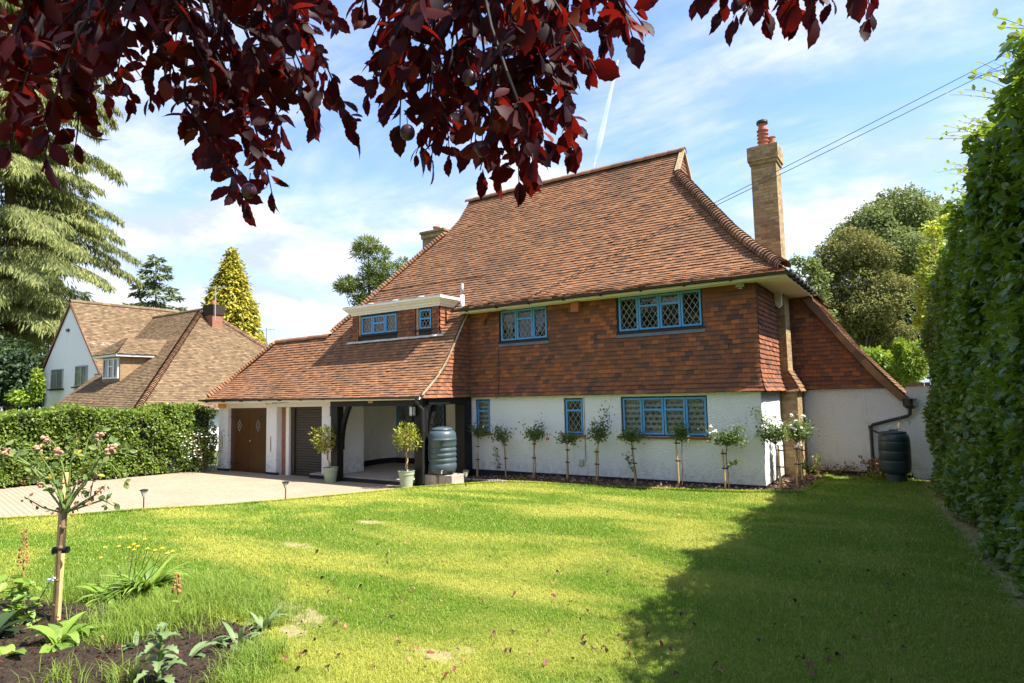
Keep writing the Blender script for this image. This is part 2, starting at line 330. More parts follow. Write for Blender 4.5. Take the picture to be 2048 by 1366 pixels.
class MB:
    """collects shapes; .obj() links them as one mesh"""
    def __init__(s): s.v = []; s.f = []; s.n = 0
    def add(s, V, F):
        V = [tuple(map(float, p)) for p in V]; s.v += V; s.f += [tuple(i+s.n for i in f) for f in F]; s.n += len(V)
    def box(s, x0, x1, y0, y1, z0, z1):
        V = [(x, y, z) for x in (x0, x1) for y in (y0, y1) for z in (z0, z1)]
        s.add(V, [(0, 1, 3, 2), (4, 6, 7, 5), (0, 4, 5, 1), (2, 3, 7, 6), (0, 2, 6, 4), (1, 5, 7, 3)])
    def obox(s, o, a, b, c):
        """box with corner o and edge vectors a, b, c"""
        o, a, b, c = map(np.array, (o, a, b, c))
        V = [o+i*a+j*b+k*c for i in (0, 1) for j in (0, 1) for k in (0, 1)]
        s.add(V, [(0, 1, 3, 2), (4, 6, 7, 5), (0, 4, 5, 1), (2, 3, 7, 6), (0, 2, 6, 4), (1, 5, 7, 3)])
    def poly(s, pts): s.add(pts, [tuple(range(len(pts)))])
    def prism(s, pts, vec):
        n = len(pts); vec = np.array(vec); pts = [np.array(p, float) for p in pts]
        s.add(pts+[p+vec for p in pts], [tuple(range(n))[::-1], tuple(range(n, 2*n))]+[(i, (i+1) % n, n+(i+1) % n, n+i) for i in range(n)])
    def tube(s, path, r, seg=8, caps=True):
        path = [np.array(p, float) for p in path]; n = len(path)
        if np.isscalar(r): r = [r]*n
        V = []; ref = None
        for i, p in enumerate(path):
            d = path[min(i+1, n-1)]-path[max(i-1, 0)]; d /= (np.linalg.norm(d)+1e-9)
            if ref is None: ref = np.array([1., 0, 0]) if abs(d[0]) < .8 else np.array([0, 1., 0])
            u = ref-d*np.dot(ref, d); u /= np.linalg.norm(u); w = np.cross(d, u); ref = u
            V += [p+r[i]*(math.cos(2*math.pi*k/seg)*u+math.sin(2*math.pi*k/seg)*w) for k in range(seg)]
        F = [(i*seg+k, i*seg+(k+1) % seg, (i+1)*seg+(k+1) % seg, (i+1)*seg+k) for i in range(n-1) for k in range(seg)]
        if caps: F += [tuple(range(seg))[::-1], tuple(range((n-1)*seg, n*seg))]
        s.add(V, F)
    def lathe(s, c, prof, seg=24):
        """prof = [(r, z)...] about the vertical through c"""
        V = []; n = len(prof)
        for r, z in prof: V += [(c[0]+r*math.cos(2*math.pi*k/seg), c[1]+r*math.sin(2*math.pi*k/seg), c[2]+z) for k in range(seg)]
        F = [(i*seg+k, i*seg+(k+1) % seg, (i+1)*seg+(k+1) % seg, (i+1)*seg+k) for i in range(n-1) for k in range(seg)]
        F += [tuple(range(seg))[::-1], tuple(range((n-1)*seg, n*seg))]
        s.add(V, F)
    def sphere(s, c, r, seg=10, rings=6, sq=(1, 1, 1)):
        V = []; F = []
        for i in range(rings+1):
            a = math.pi*i/rings
            for k in range(seg):
                b = 2*math.pi*k/seg
                V.append((c[0]+r*sq[0]*math.sin(a)*math.cos(b), c[1]+r*sq[1]*math.sin(a)*math.sin(b), c[2]+r*sq[2]*math.cos(a)))
        for i in range(rings):
            for k in range(seg): F.append((i*seg+k, (i+1)*seg+k, (i+1)*seg+(k+1) % seg, i*seg+(k+1) % seg))
        s.add(V, F)
    def pieces(s):
        """split into groups of shapes that touch"""
        par = list(range(s.n))
        def fd(i):
            while par[i] != i: par[i] = par[par[i]]; i = par[i]
            return i
        for f in s.f:
            for i in f[1:]: par[fd(i)] = fd(f[0])
        comp = {}
        for i in range(s.n): comp.setdefault(fd(i), []).append(i)
        A_ = np.array(s.v); keys = list(comp); bb = [(A_[comp[k]].min(0)-.012, A_[comp[k]].max(0)+.012) for k in keys]; grp = list(range(len(keys)))
        def gd(i):
            while grp[i] != i: i = grp[i]
            return i
        for i in range(len(keys)):
            for j in range(i):
                if (bb[i][0] <= bb[j][1]).all() and (bb[j][0] <= bb[i][1]).all(): grp[gd(i)] = gd(j)
        out = {}
        for i, k in enumerate(keys): out.setdefault(gd(i), set()).update(comp[k])
        res = []
        for ids in out.values():
            q = MB(); ids = sorted(ids); mp = {a: b for b, a in enumerate(ids)}; q.v = [s.v[i] for i in ids]; q.n = len(ids); q.f = [tuple(mp[i] for i in f) for f in s.f if f[0] in mp]; res.append(q)
        return res
    def objs(s, name, m, parent=None, **kw):
        return [q.obj(name, m, parent, **kw) for q in s.pieces()]
    def obj(s, name, m, parent=None, smooth=False, bevel=0.0):
        off = basis(parent) if parent is not None else np.zeros(3)
        me = bpy.data.meshes.new(name)
        me.from_pydata([tuple(np.array(v)-off) for v in s.v], [], s.f); me.update()
        o = link(name, me, m, parent)
        if smooth:
            for p in me.polygons: p.use_smooth = True
        if bevel:
            b = o.modifiers.new('bevel', 'BEVEL'); b.width = bevel; b.segments = 2; b.limit_method = 'ANGLE'
        return o
def thing(name, label, cat, loc=(0, 0, 0), group=None):
    o = bpy.data.objects.new(name, None); COL.objects.link(o); o.location = loc; o.empty_display_size = .2
    o['label'] = label; o['category'] = cat
    if group: o['group'] = group
    return o
def tag(o, label=None, cat=None, group=None, kind=None):
    for k, v in (('label', label), ('category', cat), ('group', group), ('kind', kind)):
        if v: o[k] = v
    return o
def dup(root, loc, label=None, group=None, rotz=0.0, scale=None):
    r = root.copy(); COL.objects.link(r); r.location = loc; r.rotation_euler = (0, 0, rotz)
    if scale: r.scale = (scale,)*3
    if label: r['label'] = label
    if group: r['group'] = group
    for ch in list(root.children):
        c = ch.copy(); COL.objects.link(c); c.parent = r
        for gch in ch.children:
            d = gch.copy(); COL.objects.link(d); d.parent = c
    return r
def unit(a): return a/(np.linalg.norm(a, axis=-1, keepdims=True)+1e-9)

# ------------------------------------------------------------------ the land
def sst(a, b, x):
    t = np.clip((x-a)/(b-a), 0, 1); return t*t*(3-2*t)
def gz(x, y):
    return 0.30+0.035*np.clip(-np.asarray(y, float)-1, 0, 12)-0.20*sst(-4.5, -9., np.asarray(x, float))
def gp(u, v, it=12):
    """ground point seen at a photograph pixel"""
    z = .4
    for _ in range(it):
        p = at(u, v, Z=z); z = float(gz(p[0], p[1]))
    return np.array([p[0], p[1], z])
def sheet(name, xs, ys, zoff, m, zfun=None):
    X, Yy = np.meshgrid(xs, ys); Z = (gz(X, Yy) if zfun is None else zfun(X, Yy))+zoff
    V = np.stack([X, Yy, Z], -1).reshape(-1, 3); nx = len(xs); ny = len(ys)
    i = np.arange(nx-1)[None, :]+nx*np.arange(ny-1)[:, None]
    return obj_np(name, V, np.stack([i, i+1, i+nx+1, i+nx], -1).reshape(-1, 4), m, smooth=True)
gx = np.concatenate([[-400, -200, -120], np.arange(-80, -22, 4), np.arange(-22, 6, .5), np.arange(6, 40, 4), [80, 200, 400]])
gy = np.concatenate([[-400, -200, -80], np.arange(-50, -18, 4), np.arange(-18, 8, .5), np.arange(8, 60, 4), [120, 250, 500]])
tag(sheet('ground', gx, gy, -.07, M['ground']), 'green ground running on around the gardens', kind='structure')
tag(sheet('driveway', np.arange(-18.4, -4.9, .3), np.arange(-14, -.3, .3), -.02, M['paving']), 'pinkish block paved driveway before the garage', kind='structure')
EDGE = [(-12.0, -16), (-11.2, -11.5), (-10.35, -9.06), (-9.75, -8.19), (-9.34, -7.13), (-8.6, -6.11), (-8.11, -5.12), (-7.54, -3.94), (-6.83, -2.37), (-5.57, -1.25), (-3.09, -1.09), (-1.57, -.81), (-.38, -.53), (.62, -.05), (.75, 1.74), (.79, 2.93)]
def lawn_left(y): return np.interp(y, [e[1] for e in EDGE], [e[0] for e in EDGE])
BARE = [(-2.22, -9.85, 0.3, 0.12), (-1.76, -9.89, 0.34, 0.14), (-1.28, -9.96, 0.26, 0.12), (-1.18, -10.21, 0.2, 0.1), (-0.01, -10.0, 0.2, 0.09), (0.07, -9.83, 0.14, 0.07), (-2.53, -9.79, 0.2, 0.1), (-4.04, -6.71, 0.25, 0.14), (-3.66, -8.29, 0.3, 0.12)]
def bare_f(x, y):
    b = np.zeros(np.shape(x))
    for cx, cy, rx, ry in BARE:
        q = ((x-cx)/rx)**2+((y-cy)/ry)**2
        q = q*(1+.5*np.sin(9*x+3*cy)*np.cos(11*y+cx*5))
        b = np.maximum(b, np.exp(-q*1.1))
    # the worn strip at the foot of the big hedge
    b = np.maximum(b, .85*sst(-.38, -.05, x-(2.98-.072*y)))
    return b
BED = [(-.72, -11.25), (-.95, -10.66), (-1.35, -10.36), (-1.9, -10.36), (-2.6, -10.55), (-3.2, -10.8), (-3.9, -11.1), (-4.6, -11.5), (-4.8, -14), (-.5, -14)]
def in_poly(x, y, poly):
    r = np.zeros(np.shape(x), bool); n = len(poly)
    for i in range(n):
        x0, y0 = poly[i]; x1, y1 = poly[(i+1) % n]
        c = ((y0 > y) != (y1 > y)) & (x < (x1-x0)*(y-y0)/((y1-y0) if y1 != y0 else 1e-9)+x0)
        r ^= c
    return r
def build_lawn():
    ys = np.concatenate([np.arange(-16, -1.3, .12), np.arange(-1.3, 2.95, .06)]); k = 130
    V = []
    for y in ys:
        xs = np.linspace(lawn_left(y), 3.6, k); V.append(np.stack([xs, np.full(k, y), gz(xs, y)], -1))
    V = np.concatenate(V); i = np.arange(k-1)[None, :]+k*np.arange(len(ys)-1)[:, None]
    o = obj_np('lawn', V, np.stack([i, i+1, i+k+1, i+k], -1).reshape(-1, 4), M['lawn'], smooth=True)
    a = o.data.attributes.new('bare', 'FLOAT', 'POINT'); a.data.foreach_set('value', bare_f(V[:, 0], V[:, 1]).astype(np.float32))
    tag(o, 'sunlit front lawn with dry patches', kind='structure')
build_lawn()
def bed_sheet(name, poly, m, zoff, rough, step=.07, label=''):
    P_ = np.array(poly); xs = np.arange(P_[:, 0].min(), P_[:, 0].max()+step, step); ys = np.arange(P_[:, 1].min(), P_[:, 1].max()+step, step)
    X, Yy = np.meshgrid(xs, ys); ins = in_poly(X, Yy, poly)
    H = .5*np.sin(7*X+2*Yy)*np.cos(9*Yy-3*X)+.5*rs.rand(*X.shape)
    Z = gz(X, Yy)+zoff+rough*H*ins
    V = np.stack([X, Yy, Z], -1).reshape(-1, 3); nx = len(xs)
    i = (np.arange(nx-1)[None, :]+nx*np.arange(len(ys)-1)[:, None]); q = np.stack([i, i+1, i+nx+1, i+nx], -1).reshape(-1, 4)
    keep = ins.ravel()[q].any(1)
    return tag(obj_np(name, V, q[keep], m, smooth=True), label, kind='structure')
bed_sheet('flower_bed', BED, M['bed_soil'], .012, .03, label='dark soil of the flower bed')
MULCH = [(-7.3, -.95), (-5.6, -1.2), (-3.09, -1.06), (-1.57, -.78), (-.38, -.5), (.66, -.02), (.8, 1.74), (.84, 2.95), (0.0, 2.95), (0, 0.05), (-7.3, 0.05)]
bed_sheet('mulch_bed', MULCH, M['mulch'], .012, .03, .08, 'brown bark mulch bed under the front wall')

# ------------------------------------------------------------------ tiles
def tile_field(prof, O, A, N, LR, holes=(), g=.1, w=.165, lift=.034, hi=.006, seed=1, under=.012, jit=.004, s_start=0.0):
    """overlapping plain tiles over a surface that is straight along A; prof = [(d, z)] from the eave up"""
    r = np.random.RandomState(seed)
    prof = np.array(prof, float); O = np.array(O, float); A = np.array(A, float); N = np.array(N, float)
    sl = np.concatenate([[0], np.cumsum(np.hypot(*np.diff(prof, axis=0).T))]); S = sl[-1]
    pt = lambda s: np.array([np.interp(s, sl, prof[:, 0]), np.interp(s, sl, prof[:, 1])])
    VV = []; FF = []; n0 = 0; UV = []; UF = []; un = 0
    k = int(math.ceil(S/g))
    for i in range(k):
        s0 = i*g; s1 = min(s0+g*1.15, S)
        p0, p1 = pt(s0), pt(s1); t = (p1-p0)/np.linalg.norm(p1-p0); n = np.array([t[1], -t[0]])
        L0, R0 = LR(*p0); L1, R1 = LR(*p1)
        segs = [(L0, R0, L1, R1)]
        zc = pt(min(s0+g*.5, S))[1]
        for (ha, hb, hz0, hz1) in holes:
            if hz0 < zc < hz1:
                ns = []
                for (a, b, c, d) in segs:
                    if hb <= min(a, c) or ha >= max(b, d): ns.append((a, b, c, d)); continue
                    if ha > a: ns.append((a, ha, c, ha))
                    if hb < b: ns.append((hb, b, hb, d))
                segs = ns
        for (a, b, c, d) in segs:
            lo, hi_ = min(a, c), max(b, d)
            if hi_-lo < .01: continue
            k0 = math.floor(lo/w)-1; k1 = math.ceil(hi_/w)+1
            e = (np.arange(k0, k1+1)+(.5 if i % 2 else 0))*w
            el = e[:-1]+.002; er = e[1:]-.002
            bl = np.maximum(el, a); br = np.minimum(er, b); tl = np.maximum(el, c); tr = np.minimum(er, d)
            ok = (br-bl > .012) | (tr-tl > .012)
            bl, br, tl, tr = bl[ok], np.maximum(br[ok], bl[ok]), tl[ok], np.maximum(tr[ok], tl[ok])
            m = len(bl)
            if not m: continue
            jl = lift*(1 if abs(n[0]) < .99 and n[1] < .3 else .85)+r.randn(m)*jit; jr = jl+r.randn(m)*jit*.5; js = r.randn(m)*.0035
            def P3(a_, q, h):
                dz = q[None, :]+n[None, :]*np.asarray(h).reshape(-1, 1)
                return np.concatenate([O[None, :]+A[None, :]*a_[:, None]+N[None, :]*dz[:, :1], dz[:, 1:]], 1)
            q0 = p0
            sh = t[None, :]*js[:, None]
            def P3s(a_, h):
                dz = q0[None, :]+sh+n[None, :]*np.asarray(h).reshape(-1, 1)
                return np.concatenate([O[None, :]+A[None, :]*a_[:, None]+N[None, :]*dz[:, :1], dz[:, 1:]], 1)
            v = np.stack([P3s(bl, jl), P3s(br, jr), P3(tr, p1, np.full(m, hi)), P3(tl, p1, np.full(m, hi)), P3s(bl, jl-.013), P3s(br, jr-.013)], 1)
            VV.append(v.reshape(-1, 3)); bi = n0+6*np.arange(m)[:, None]
            FF.append(np.concatenate([bi+np.array([[0, 1, 2, 3]]), bi+np.array([[4, 5, 1, 0]])])); n0 += 6*m
        e1 = min(s0+g, S); pe = pt(e1); Le, Re = LR(*pe)
        for (a, b, c, d) in segs:
            c2 = Le if c == L1 else c; d2 = Re if d == R1 else d
            f = lambda a_, q: np.array([*(O+A*a_+N*(q[0]-n[0]*under)), q[1]-n[1]*under])
            UV += [f(a, p0), f(b, p0), f(d2, pe), f(c2, pe)]; UF.append([un, un+1, un+2, un+3]); un += 4
    return np.concatenate(VV), np.concatenate(FF), np.array(UV), np.array(UF)
def tiled(name, parent, m, prof, O, A, N, LR, under_name=None, **kw):
    V, F, UV, UF = tile_field(prof, O, A, N, LR, **kw)
    o = obj_np(name, V, F, m, parent)
    obj_np(under_name or 'underlay', UV, UF, M['underlay'], o)
    return o
def caps(mb, path, step=.1, r=.12, length=.17, up=.02, seg=7, span=105, taper=.6, lift=.035):
    """bonnet or ridge tiles stepping up a line"""
    path = np.array(path, float); sl = np.concatenate([[0], np.cumsum(np.linalg.norm(np.diff(path, axis=0), axis=1))])
    pt = lambda s: np.array([np.interp(s, sl, path[:, i]) for i in range(3)])
    s = 0.0
    while s < sl[-1]-.02:
        a, b = pt(s), pt(min(s+length, sl[-1])); d = unit(b-a); side = unit(np.cross(d, [0, 0, 1])); n = np.cross(side, d)
        V = []; rj = r*(1+rs.randn()*.03)
        for (c, rr, h) in ((a, rj, lift), (b, rj*taper, 0.0)):
            for k in range(seg):
                th = RD(-span+2*span*k/(seg-1))
                V.append(c+n*(h-rr*.45)+rr*(math.sin(th)*side+math.cos(th)*n))
        for k in range(seg):
            th = RD(-span+2*span*k/(seg-1)); rr = rj-.016
            V.append(a+n*(lift-rj*.45)+rr*(math.sin(th)*side+math.cos(th)*n))
        F = [(k, k+1, seg+k+1, seg+k) for k in range(seg-1)]+[(2*seg+k, 2*seg+k+1, k+1, k) for k in range(seg-1)]
        mb.add(V, F); s += step

# ------------------------------------------------------------------ windows
def lattice(mb, f, a0, a1, z0, z1, dw=.135, dh=.2, t=.0042, off=0.0):
    """diamond leading clipped to a pane; f(a, z, n) -> world"""
    for sgn in (1, -1):
        m_ = sgn*dh/dw
        h = abs(m_)*(a1-a0)
        c0 = math.floor((z0-h-z0)/dh)*dh
        c = c0
        while c < (z1-z0)+h+dh:
            # z = z0 + c + m*(a-a0)
            pts = []
            za, zb = z0+c, z0+c+m_*(a1-a0)
            lo, hi = 0.0, 1.0
            dz = zb-za
            for bound, side in ((z0, 1), (z1, -1)):
                # side*(za+dz*t - bound) >= 0
                q = side*dz; p_ = side*(za-bound)
                if abs(q) < 1e-9:
                    if p_ < 0: hi = -1
                elif q > 0: lo = max(lo, -p_/q)
                else: hi = min(hi, -p_/q)
            if hi-lo > .02:
                A_ = np.array([a0+(a1-a0)*lo, za+dz*lo]); B_ = np.array([a0+(a1-a0)*hi, za+dz*hi]); d = unit(B_-A_); w = np.array([-d[1], d[0]])*t
                q4 = [A_-w, B_-w, B_+w, A_+w]
                V = [f(p[0], p[1], off) for p in q4]+[f(p[0], p[1], off+.006) for p in q4]
                mb.add(V, [(4, 5, 6, 7), (0, 1, 5, 4), (2, 3, 7, 6)])
            c += dh
def window(parent, O, A, N, a0, a1, z0, z1, lights, setback=.05, blue=M['blue'], frame=M['dark_frame'], lead=True, fill=None, dw=.135, dh=.2, label=None, ajar=None):
    """casement window in the plane O + A*a; lights = [(a_left, a_right, transom z or None)]"""
    O = np.array([*O, 0.]); A = np.array([*A, 0.]); N = np.array([*N, 0.])
    f = lambda a, z, n: O+A*a+N*n+np.array([0, 0, z])
    def bar(mb, x0, x1, y0, y1, n0, n1): mb.obox(f(x0, y0, n0), A*(x1-x0), N*(n1-n0), (0, 0, y1-y0))
    s = -setback
    fr = MB(); fw = .03
    bar(fr, a0, a0+fw, z0, z1, s-.06, s+.02); bar(fr, a1-fw, a1, z0, z1, s-.06, s+.02)
    bar(fr, a0+fw, a1-fw, z1-fw, z1, s-.06, s+.018); bar(fr, a0+fw, a1-fw, z0, z0+fw, s-.06, s+.018)
    for i in range(len(lights)-1): bar(fr, lights[i][1]-.008, lights[i+1][0]+.008, z0+fw, z1-fw, s-.06, s+.014)
    wo = fr.obj('window', frame, parent)
    if label: wo['label'] = label
    sa = MB(); gl = MB(); le = MB(); bw = .04
    for (l, r, tr) in lights:
        b0, b1 = z0+fw+.004, z1-fw-.004
        bar(sa, l, l+bw, b0, b1, s-.03, s+.028); bar(sa, r-bw, r, b0, b1, s-.03, s+.028)
        bar(sa, l+bw, r-bw, b1-bw, b1, s-.03, s+.026); bar(sa, l+bw, r-bw, b0, b0+bw, s-.03, s+.026)
        panes = [(l+bw, r-bw, b0+bw, b1-bw)]
        if tr:
            bar(sa, l+bw, r-bw, tr-.022, tr+.022, s-.03, s+.034)
            panes = [(l+bw, r-bw, b0+bw, tr-.022), (l+bw, r-bw, tr+.022, b1-bw)]
        for (pa, pb, pz0, pz1) in panes:
            tilt = rs.randn()*.004
            gl.add([f(pa, pz0, s-.008), f(pb, pz0, s-.008+tilt*.3), f(pb, pz1, s-.008+tilt), f(pa, pz1, s-.008+tilt*.5)], [(0, 1, 2, 3)])
            if lead: lattice(le, f, pa, pb, pz0, pz1, dw, dh, off=s-.006)
    sa.obj('casement', blue, wo); gl.obj('glass', M['glass'], wo)
    if lead: le.obj('leading', M['lead'], wo)
    if fill == 'blind':
        b = MB(); z = z0+.05
        while z < z1-.05:
            b.obox(f(a0+.04, z, s-.075), A*(a1-a0-.08), N*.004, (0, 0, .062)); z += .118
        b.obj('blind', M['blind'], wo)
        b = MB(); z = z0+.05+.062
        while z < z1-.05:
            b.obox(f(a0+.04, z, s-.078), A*(a1-a0-.08), N*.003, (0, 0, .056)); z += .118
        b.obj('blind_gauze', M['gauze'], wo)
    if fill == 'curtain':
        b = MB()
        for (x0, x1) in ((a0+.03, a0+.03+.14*(a1-a0)),):
            k = 9; V = []
            for i in range(k):
                aa = x0+(x1-x0)*i/(k-1); nn = s-.2+.02*math.sin(i*2.3)
                V += [f(aa, z0+.02, nn), f(aa, z1-.02, nn)]
            b.add(V, [(2*i, 2*i+2, 2*i+3, 2*i+1) for i in range(k-1)])
        b.obj('curtain', M['curtain'], wo)
    return wo
def wall_grid(mb, a0, a1, z0, z1, holes, f, depth):
    """a slab with rectangular openings; f(a, z, n) -> world, n from 0 (face) to -depth"""
    xs = sorted({a0, a1, *[h[0] for h in holes], *[h[1] for h in holes]}); zs = sorted({z0, z1, *[h[2] for h in holes], *[h[3] for h in holes]})
    xs = [x for x in xs if a0 <= x <= a1]; zs = [z for z in zs if z0 <= z <= z1]
    solid = lambda i, j: 0 <= i < len(xs)-1 and 0 <= j < len(zs)-1 and not any(h[0] < (xs[i]+xs[i+1])/2 < h[1] and h[2] < (zs[j]+zs[j+1])/2 < h[3] for h in holes)
    for i in range(len(xs)-1):
        for j in range(len(zs)-1):
            if not solid(i, j): continue
            p, q, r_, t = xs[i], xs[i+1], zs[j], zs[j+1]
            mb.poly([f(p, r_, 0), f(q, r_, 0), f(q, t, 0), f(p, t, 0)]); mb.poly([f(p, r_, -depth), f(p, t, -depth), f(q, t, -depth), f(q, r_, -depth)])
            if not solid(i-1, j): mb.poly([f(p, r_, 0), f(p, t, 0), f(p, t, -depth), f(p, r_, -depth)])
            if not solid(i+1, j): mb.poly([f(q, r_, 0), f(q, r_, -depth), f(q, t, -depth), f(q, t, 0)])
            if not solid(i, j-1): mb.poly([f(p, r_, 0), f(p, r_, -depth), f(q, r_, -depth), f(q, r_, 0)])
            if not solid(i, j+1): mb.poly([f(p, t, 0), f(q, t, 0), f(q, t, -depth), f(p, t, -depth)])
def face_f(O, A, N):
    O = np.array([*O, 0.]); A = np.array([*A, 0.]); N = np.array([*N, 0.])
    return lambda a, z, n: O+A*a+N*n+np.array([0, 0, z])

# ------------------------------------------------------------------ the house
H = thing('cottage', 'tile hung white cottage with steep clay tiled roof and blue leaded windows', 'house', (-5, 1, .3))
CAT = [(2.05, 2.29), (1.87, 2.41), (1.55, 2.66), (1.24, 2.945), (.975, 3.26), (.82, 3.49), (.535, 3.93), (.326, 4.24), (.136, 4.48), (0, 4.66), (-.70, 5.62)]
MAINP = [(.50, 4.53), (.2, 4.66), (-.05, 4.83), (-.35, 5.16), (-.7, 5.62), (-1.3, 6.42), (-3.0, 8.73)]
XCH = -7.28                     # plane of the tile hung cheek
HL = np.array([(2.2, -16.5), (2.39, -16.4), (2.78, -16.26), (3.19, -16.02), (3.81, -15.36), (4.19, -15.0), (4.2, -12.46), (4.54, -12.24), (4.76, -12.02), (5.21, -11.65), (5.7, -11.3), (6.2, -10.89), (6.88, -10.31), (7.48, -9.74), (8.0, -9.51), (8.75, -9.49)])
HR = np.array([(4.5, .72), (4.64, .60), (4.77, .44), (5.25, -.08), (5.76, -.56), (6.41, -1.08), (7.09, -1.61), (7.81, -2.18), (7.95, -2.29), (8.75, -2.28)])
hl = lambda z: float(np.interp(z, HL[:, 0], HL[:, 1])); hr = lambda z: float(np.interp(z, HR[:, 0], HR[:, 1]))
ymain = lambda z: -float(np.interp(z, [p[1] for p in MAINP], [p[0] for p in MAINP]))
ycat = lambda z: -float(np.interp(z, [p[1] for p in CAT+MAINP[5:]], [p[0] for p in CAT+MAINP[5:]]))
FR = dict(O=(0, 0), A=(1, 0), N=(0, -1))
roof = tiled('roof', H, M['roof'], MAINP, LR=lambda d, z: (XCH if z < 5.61 else hl(z), hr(z)), seed=3, g=.098, **FR)
roof['label'] = 'steep main slope of weathered orange clay tiles'
cat = tiled('porch_roof', H, M['roof'], CAT, LR=lambda d, z: (hl(z), XCH), holes=[(-11.14, -7.85, 3.88, 4.95)], seed=4, g=.098, **FR)
cat['label'] = 'low slope of clay tiles sweeping down over garage and porch'
# right slope, rear slopes, left slope
RP = [(.69, 4.54), (.60, 4.64), (.44, 4.77), (-.08, 5.25), (-.56, 5.76), (-1.08, 6.41), (-1.61, 7.09), (-2.18, 7.81), (-2.29, 7.98)]
tiled('side_roof', H, M['roof'], RP, O=(0, 0), A=(0, 1), N=(1, 0), LR=lambda d, z: (ymain(z), 6-ymain(z)), seed=5)
CS = [(2.44, 2.03), (1.9, 2.68), (1.3, 3.42), (.69, 4.32), (.50, 4.70)]
tiled('side_roof', H, M['roof'], CS, O=(0, 0), A=(0, 1), N=(1, 0), LR=lambda d, z: (2.84, 6.4), seed=6)
dk = MB()
for a, b in zip([8.7, 8.05, 7.0, 6.3, 5.6, 5.1], [8.05, 7.0, 6.3, 5.6, 5.1, 4.56]):
    dk.poly([(hl(a), 6-ymain(a), a-.03), (hr(a), 6-ymain(a), a-.03), (hr(b), 6-ymain(b), b-.03), (hl(b), 6-ymain(b), b-.03)])
zs = [8.7, 8.0, 7.48, 6.88, 6.2, 5.7, 5.21, 4.76, 4.2]
for a, b in zip(zs[:-1], zs[1:]):
    dk.poly([(hl(a), ycat(a), a-.03), (hl(b), ycat(b), b-.03), (hl(b), 6-ycat(b), b-.03), (hl(a), 6-ycat(a), a-.03)])
dk.poly([(-12.46, -.35, 4.15), (-15.0, -.35, 4.15), (-16.4, 2.2, 2.3), (-12.46, 2.2, 2.3)])
zs = [4.19, 3.81, 3.19, 2.78, 2.39]
for a, b in zip(zs[:-1], zs[1:]):
    dk.poly([(hl(a), ycat(a), a-.03), (hl(b), ycat(b), b-.03), (hl(b), 1.2, b-.03), (hl(a), -.3, a-.03)])
dk.poly([(-12.46, 6.2, 0), (-12.46, 6.2, 4.3), (-12.46, -.35, 4.2), (-12.46, 1.6, 0)])
dk.obj('rear_roof', M['underlay'], H)
# hips, ridges, verges
mb = MB()
zz = np.linspace(4.62, 7.93, 30)
caps(mb, [(hr(z)+.015, ymain(z)-.015, z+.045) for z in zz], .098, .135, .2, lift=.05)
mb.obj('bonnet_hip', M['bonnet'], H)
mb = MB()
zz = np.linspace(4.3, 7.5, 30); caps(mb, [(hl(z)-.01, ycat(z)-.01, z+.03) for z in zz], .098, .115, .18, lift=.05)
mb.obj('bonnet_hip', M['roof'], H); mb = MB()
zz = np.linspace(2.42, 4.16, 16); caps(mb, [(hl(z)-.01, ycat(z)-.01, z+.03) for z in zz], .098, .115, .18, lift=.05)
mb.obj('bonnet_hip', M['roof'], H)
mb = MB()
caps(mb, [(-9.6, 3, 8.76), (-2.2, 3, 8.76)], .33, .13, .34, taper=1.0, lift=.012, span=95)
mb.obj('ridge', M['roof'], H)
mb = MB(); caps(mb, [(-15.05, -.33, 4.21), (-12.4, -.33, 4.23)], .33, .12, .34, taper=1.0, lift=.01, span=95)
mb.obj('ridge', M['roof'], H)
# gablet at the right end of the ridge
mb = MB(); mb.poly([(-2.30, 2.45, 7.95), (-2.30, 3.55, 7.95), (-2.30, 3, 8.72)])
gb = mb.obj('gablet', M['roof'], H)
V, F, UV, UF = tile_field([(0, 8.06), (0, 8.70)], (-2.295, 0), (0, 1), (1, 0), lambda d, z: (3-.5*(8.72-z)/.67, 3+.5*(8.72-z)/.67), seed=9)
obj_np('gablet_tiles', V, F, M['roof'], gb)
mb = MB()
for s in (-1, 1):
    mb.obox((-2.33, 3+s*.56, 7.98), (.12, 0, 0), (0, -s*.56, .75), (0, s*.04, .06))
mb.obj('gablet_verge', M['mortar'], H)
# cheek
tiled('tile_hanging', H, M['hung'], [(.09, 2.25), (.05, 2.37), (.02, 2.55), (.01, 4.50)], O=(XCH-.01, 0), A=(0, 1), N=(1, 0), LR=lambda d, z: (ycat(z+.03)+.02, -.012), seed=11, lift=.036)
mb = MB()
vz = np.linspace(2.36, 4.5, 14)
for a, b in zip(vz[:-1], vz[1:]):
    mb.obox((XCH-.06, ycat(a), a-.03), (.115, 0, 0), (0, ycat(b)-ycat(a), b-a), (0, .035, .045))
mb.obj('verge_mortar', M['mortar'], H)
# front, side and set back tile hanging
W1 = (-6.309, -4.879, 3.645, 4.475); W2 = (-3.029, -1.075, 3.645, 4.475)
HP = [(.10, 2.25), (.06, 2.36), (.03, 2.5), (.012, 2.72), (.012, 4.47)]
tiled('tile_hanging', H, M['hung'], HP, O=(0, 0), A=(1, 0), N=(0, -1), LR=lambda d, z: (XCH+.01, d+.012), holes=[(w[0]-.01, w[1]+.01, 3.53, 4.6) for w in (W1, W2)], seed=12, lift=.036)
SP = [(.13, 2.24), (.07, 2.36), (.035, 2.5), (.012, 2.72), (.012, 4.47)]
tiled('tile_hanging', H, M['hung'], SP, O=(0, 0), A=(0, 1), N=(1, 0), LR=lambda d, z: (-d-.012, 2.06), seed=13, lift=.036)
VGX = lambda z: float(np.interp(z, [2.05, 2.57, 3.153, 3.86, 4.448], [2.40, 1.943, 1.525, 1.019, .574]))
YB = 2.95
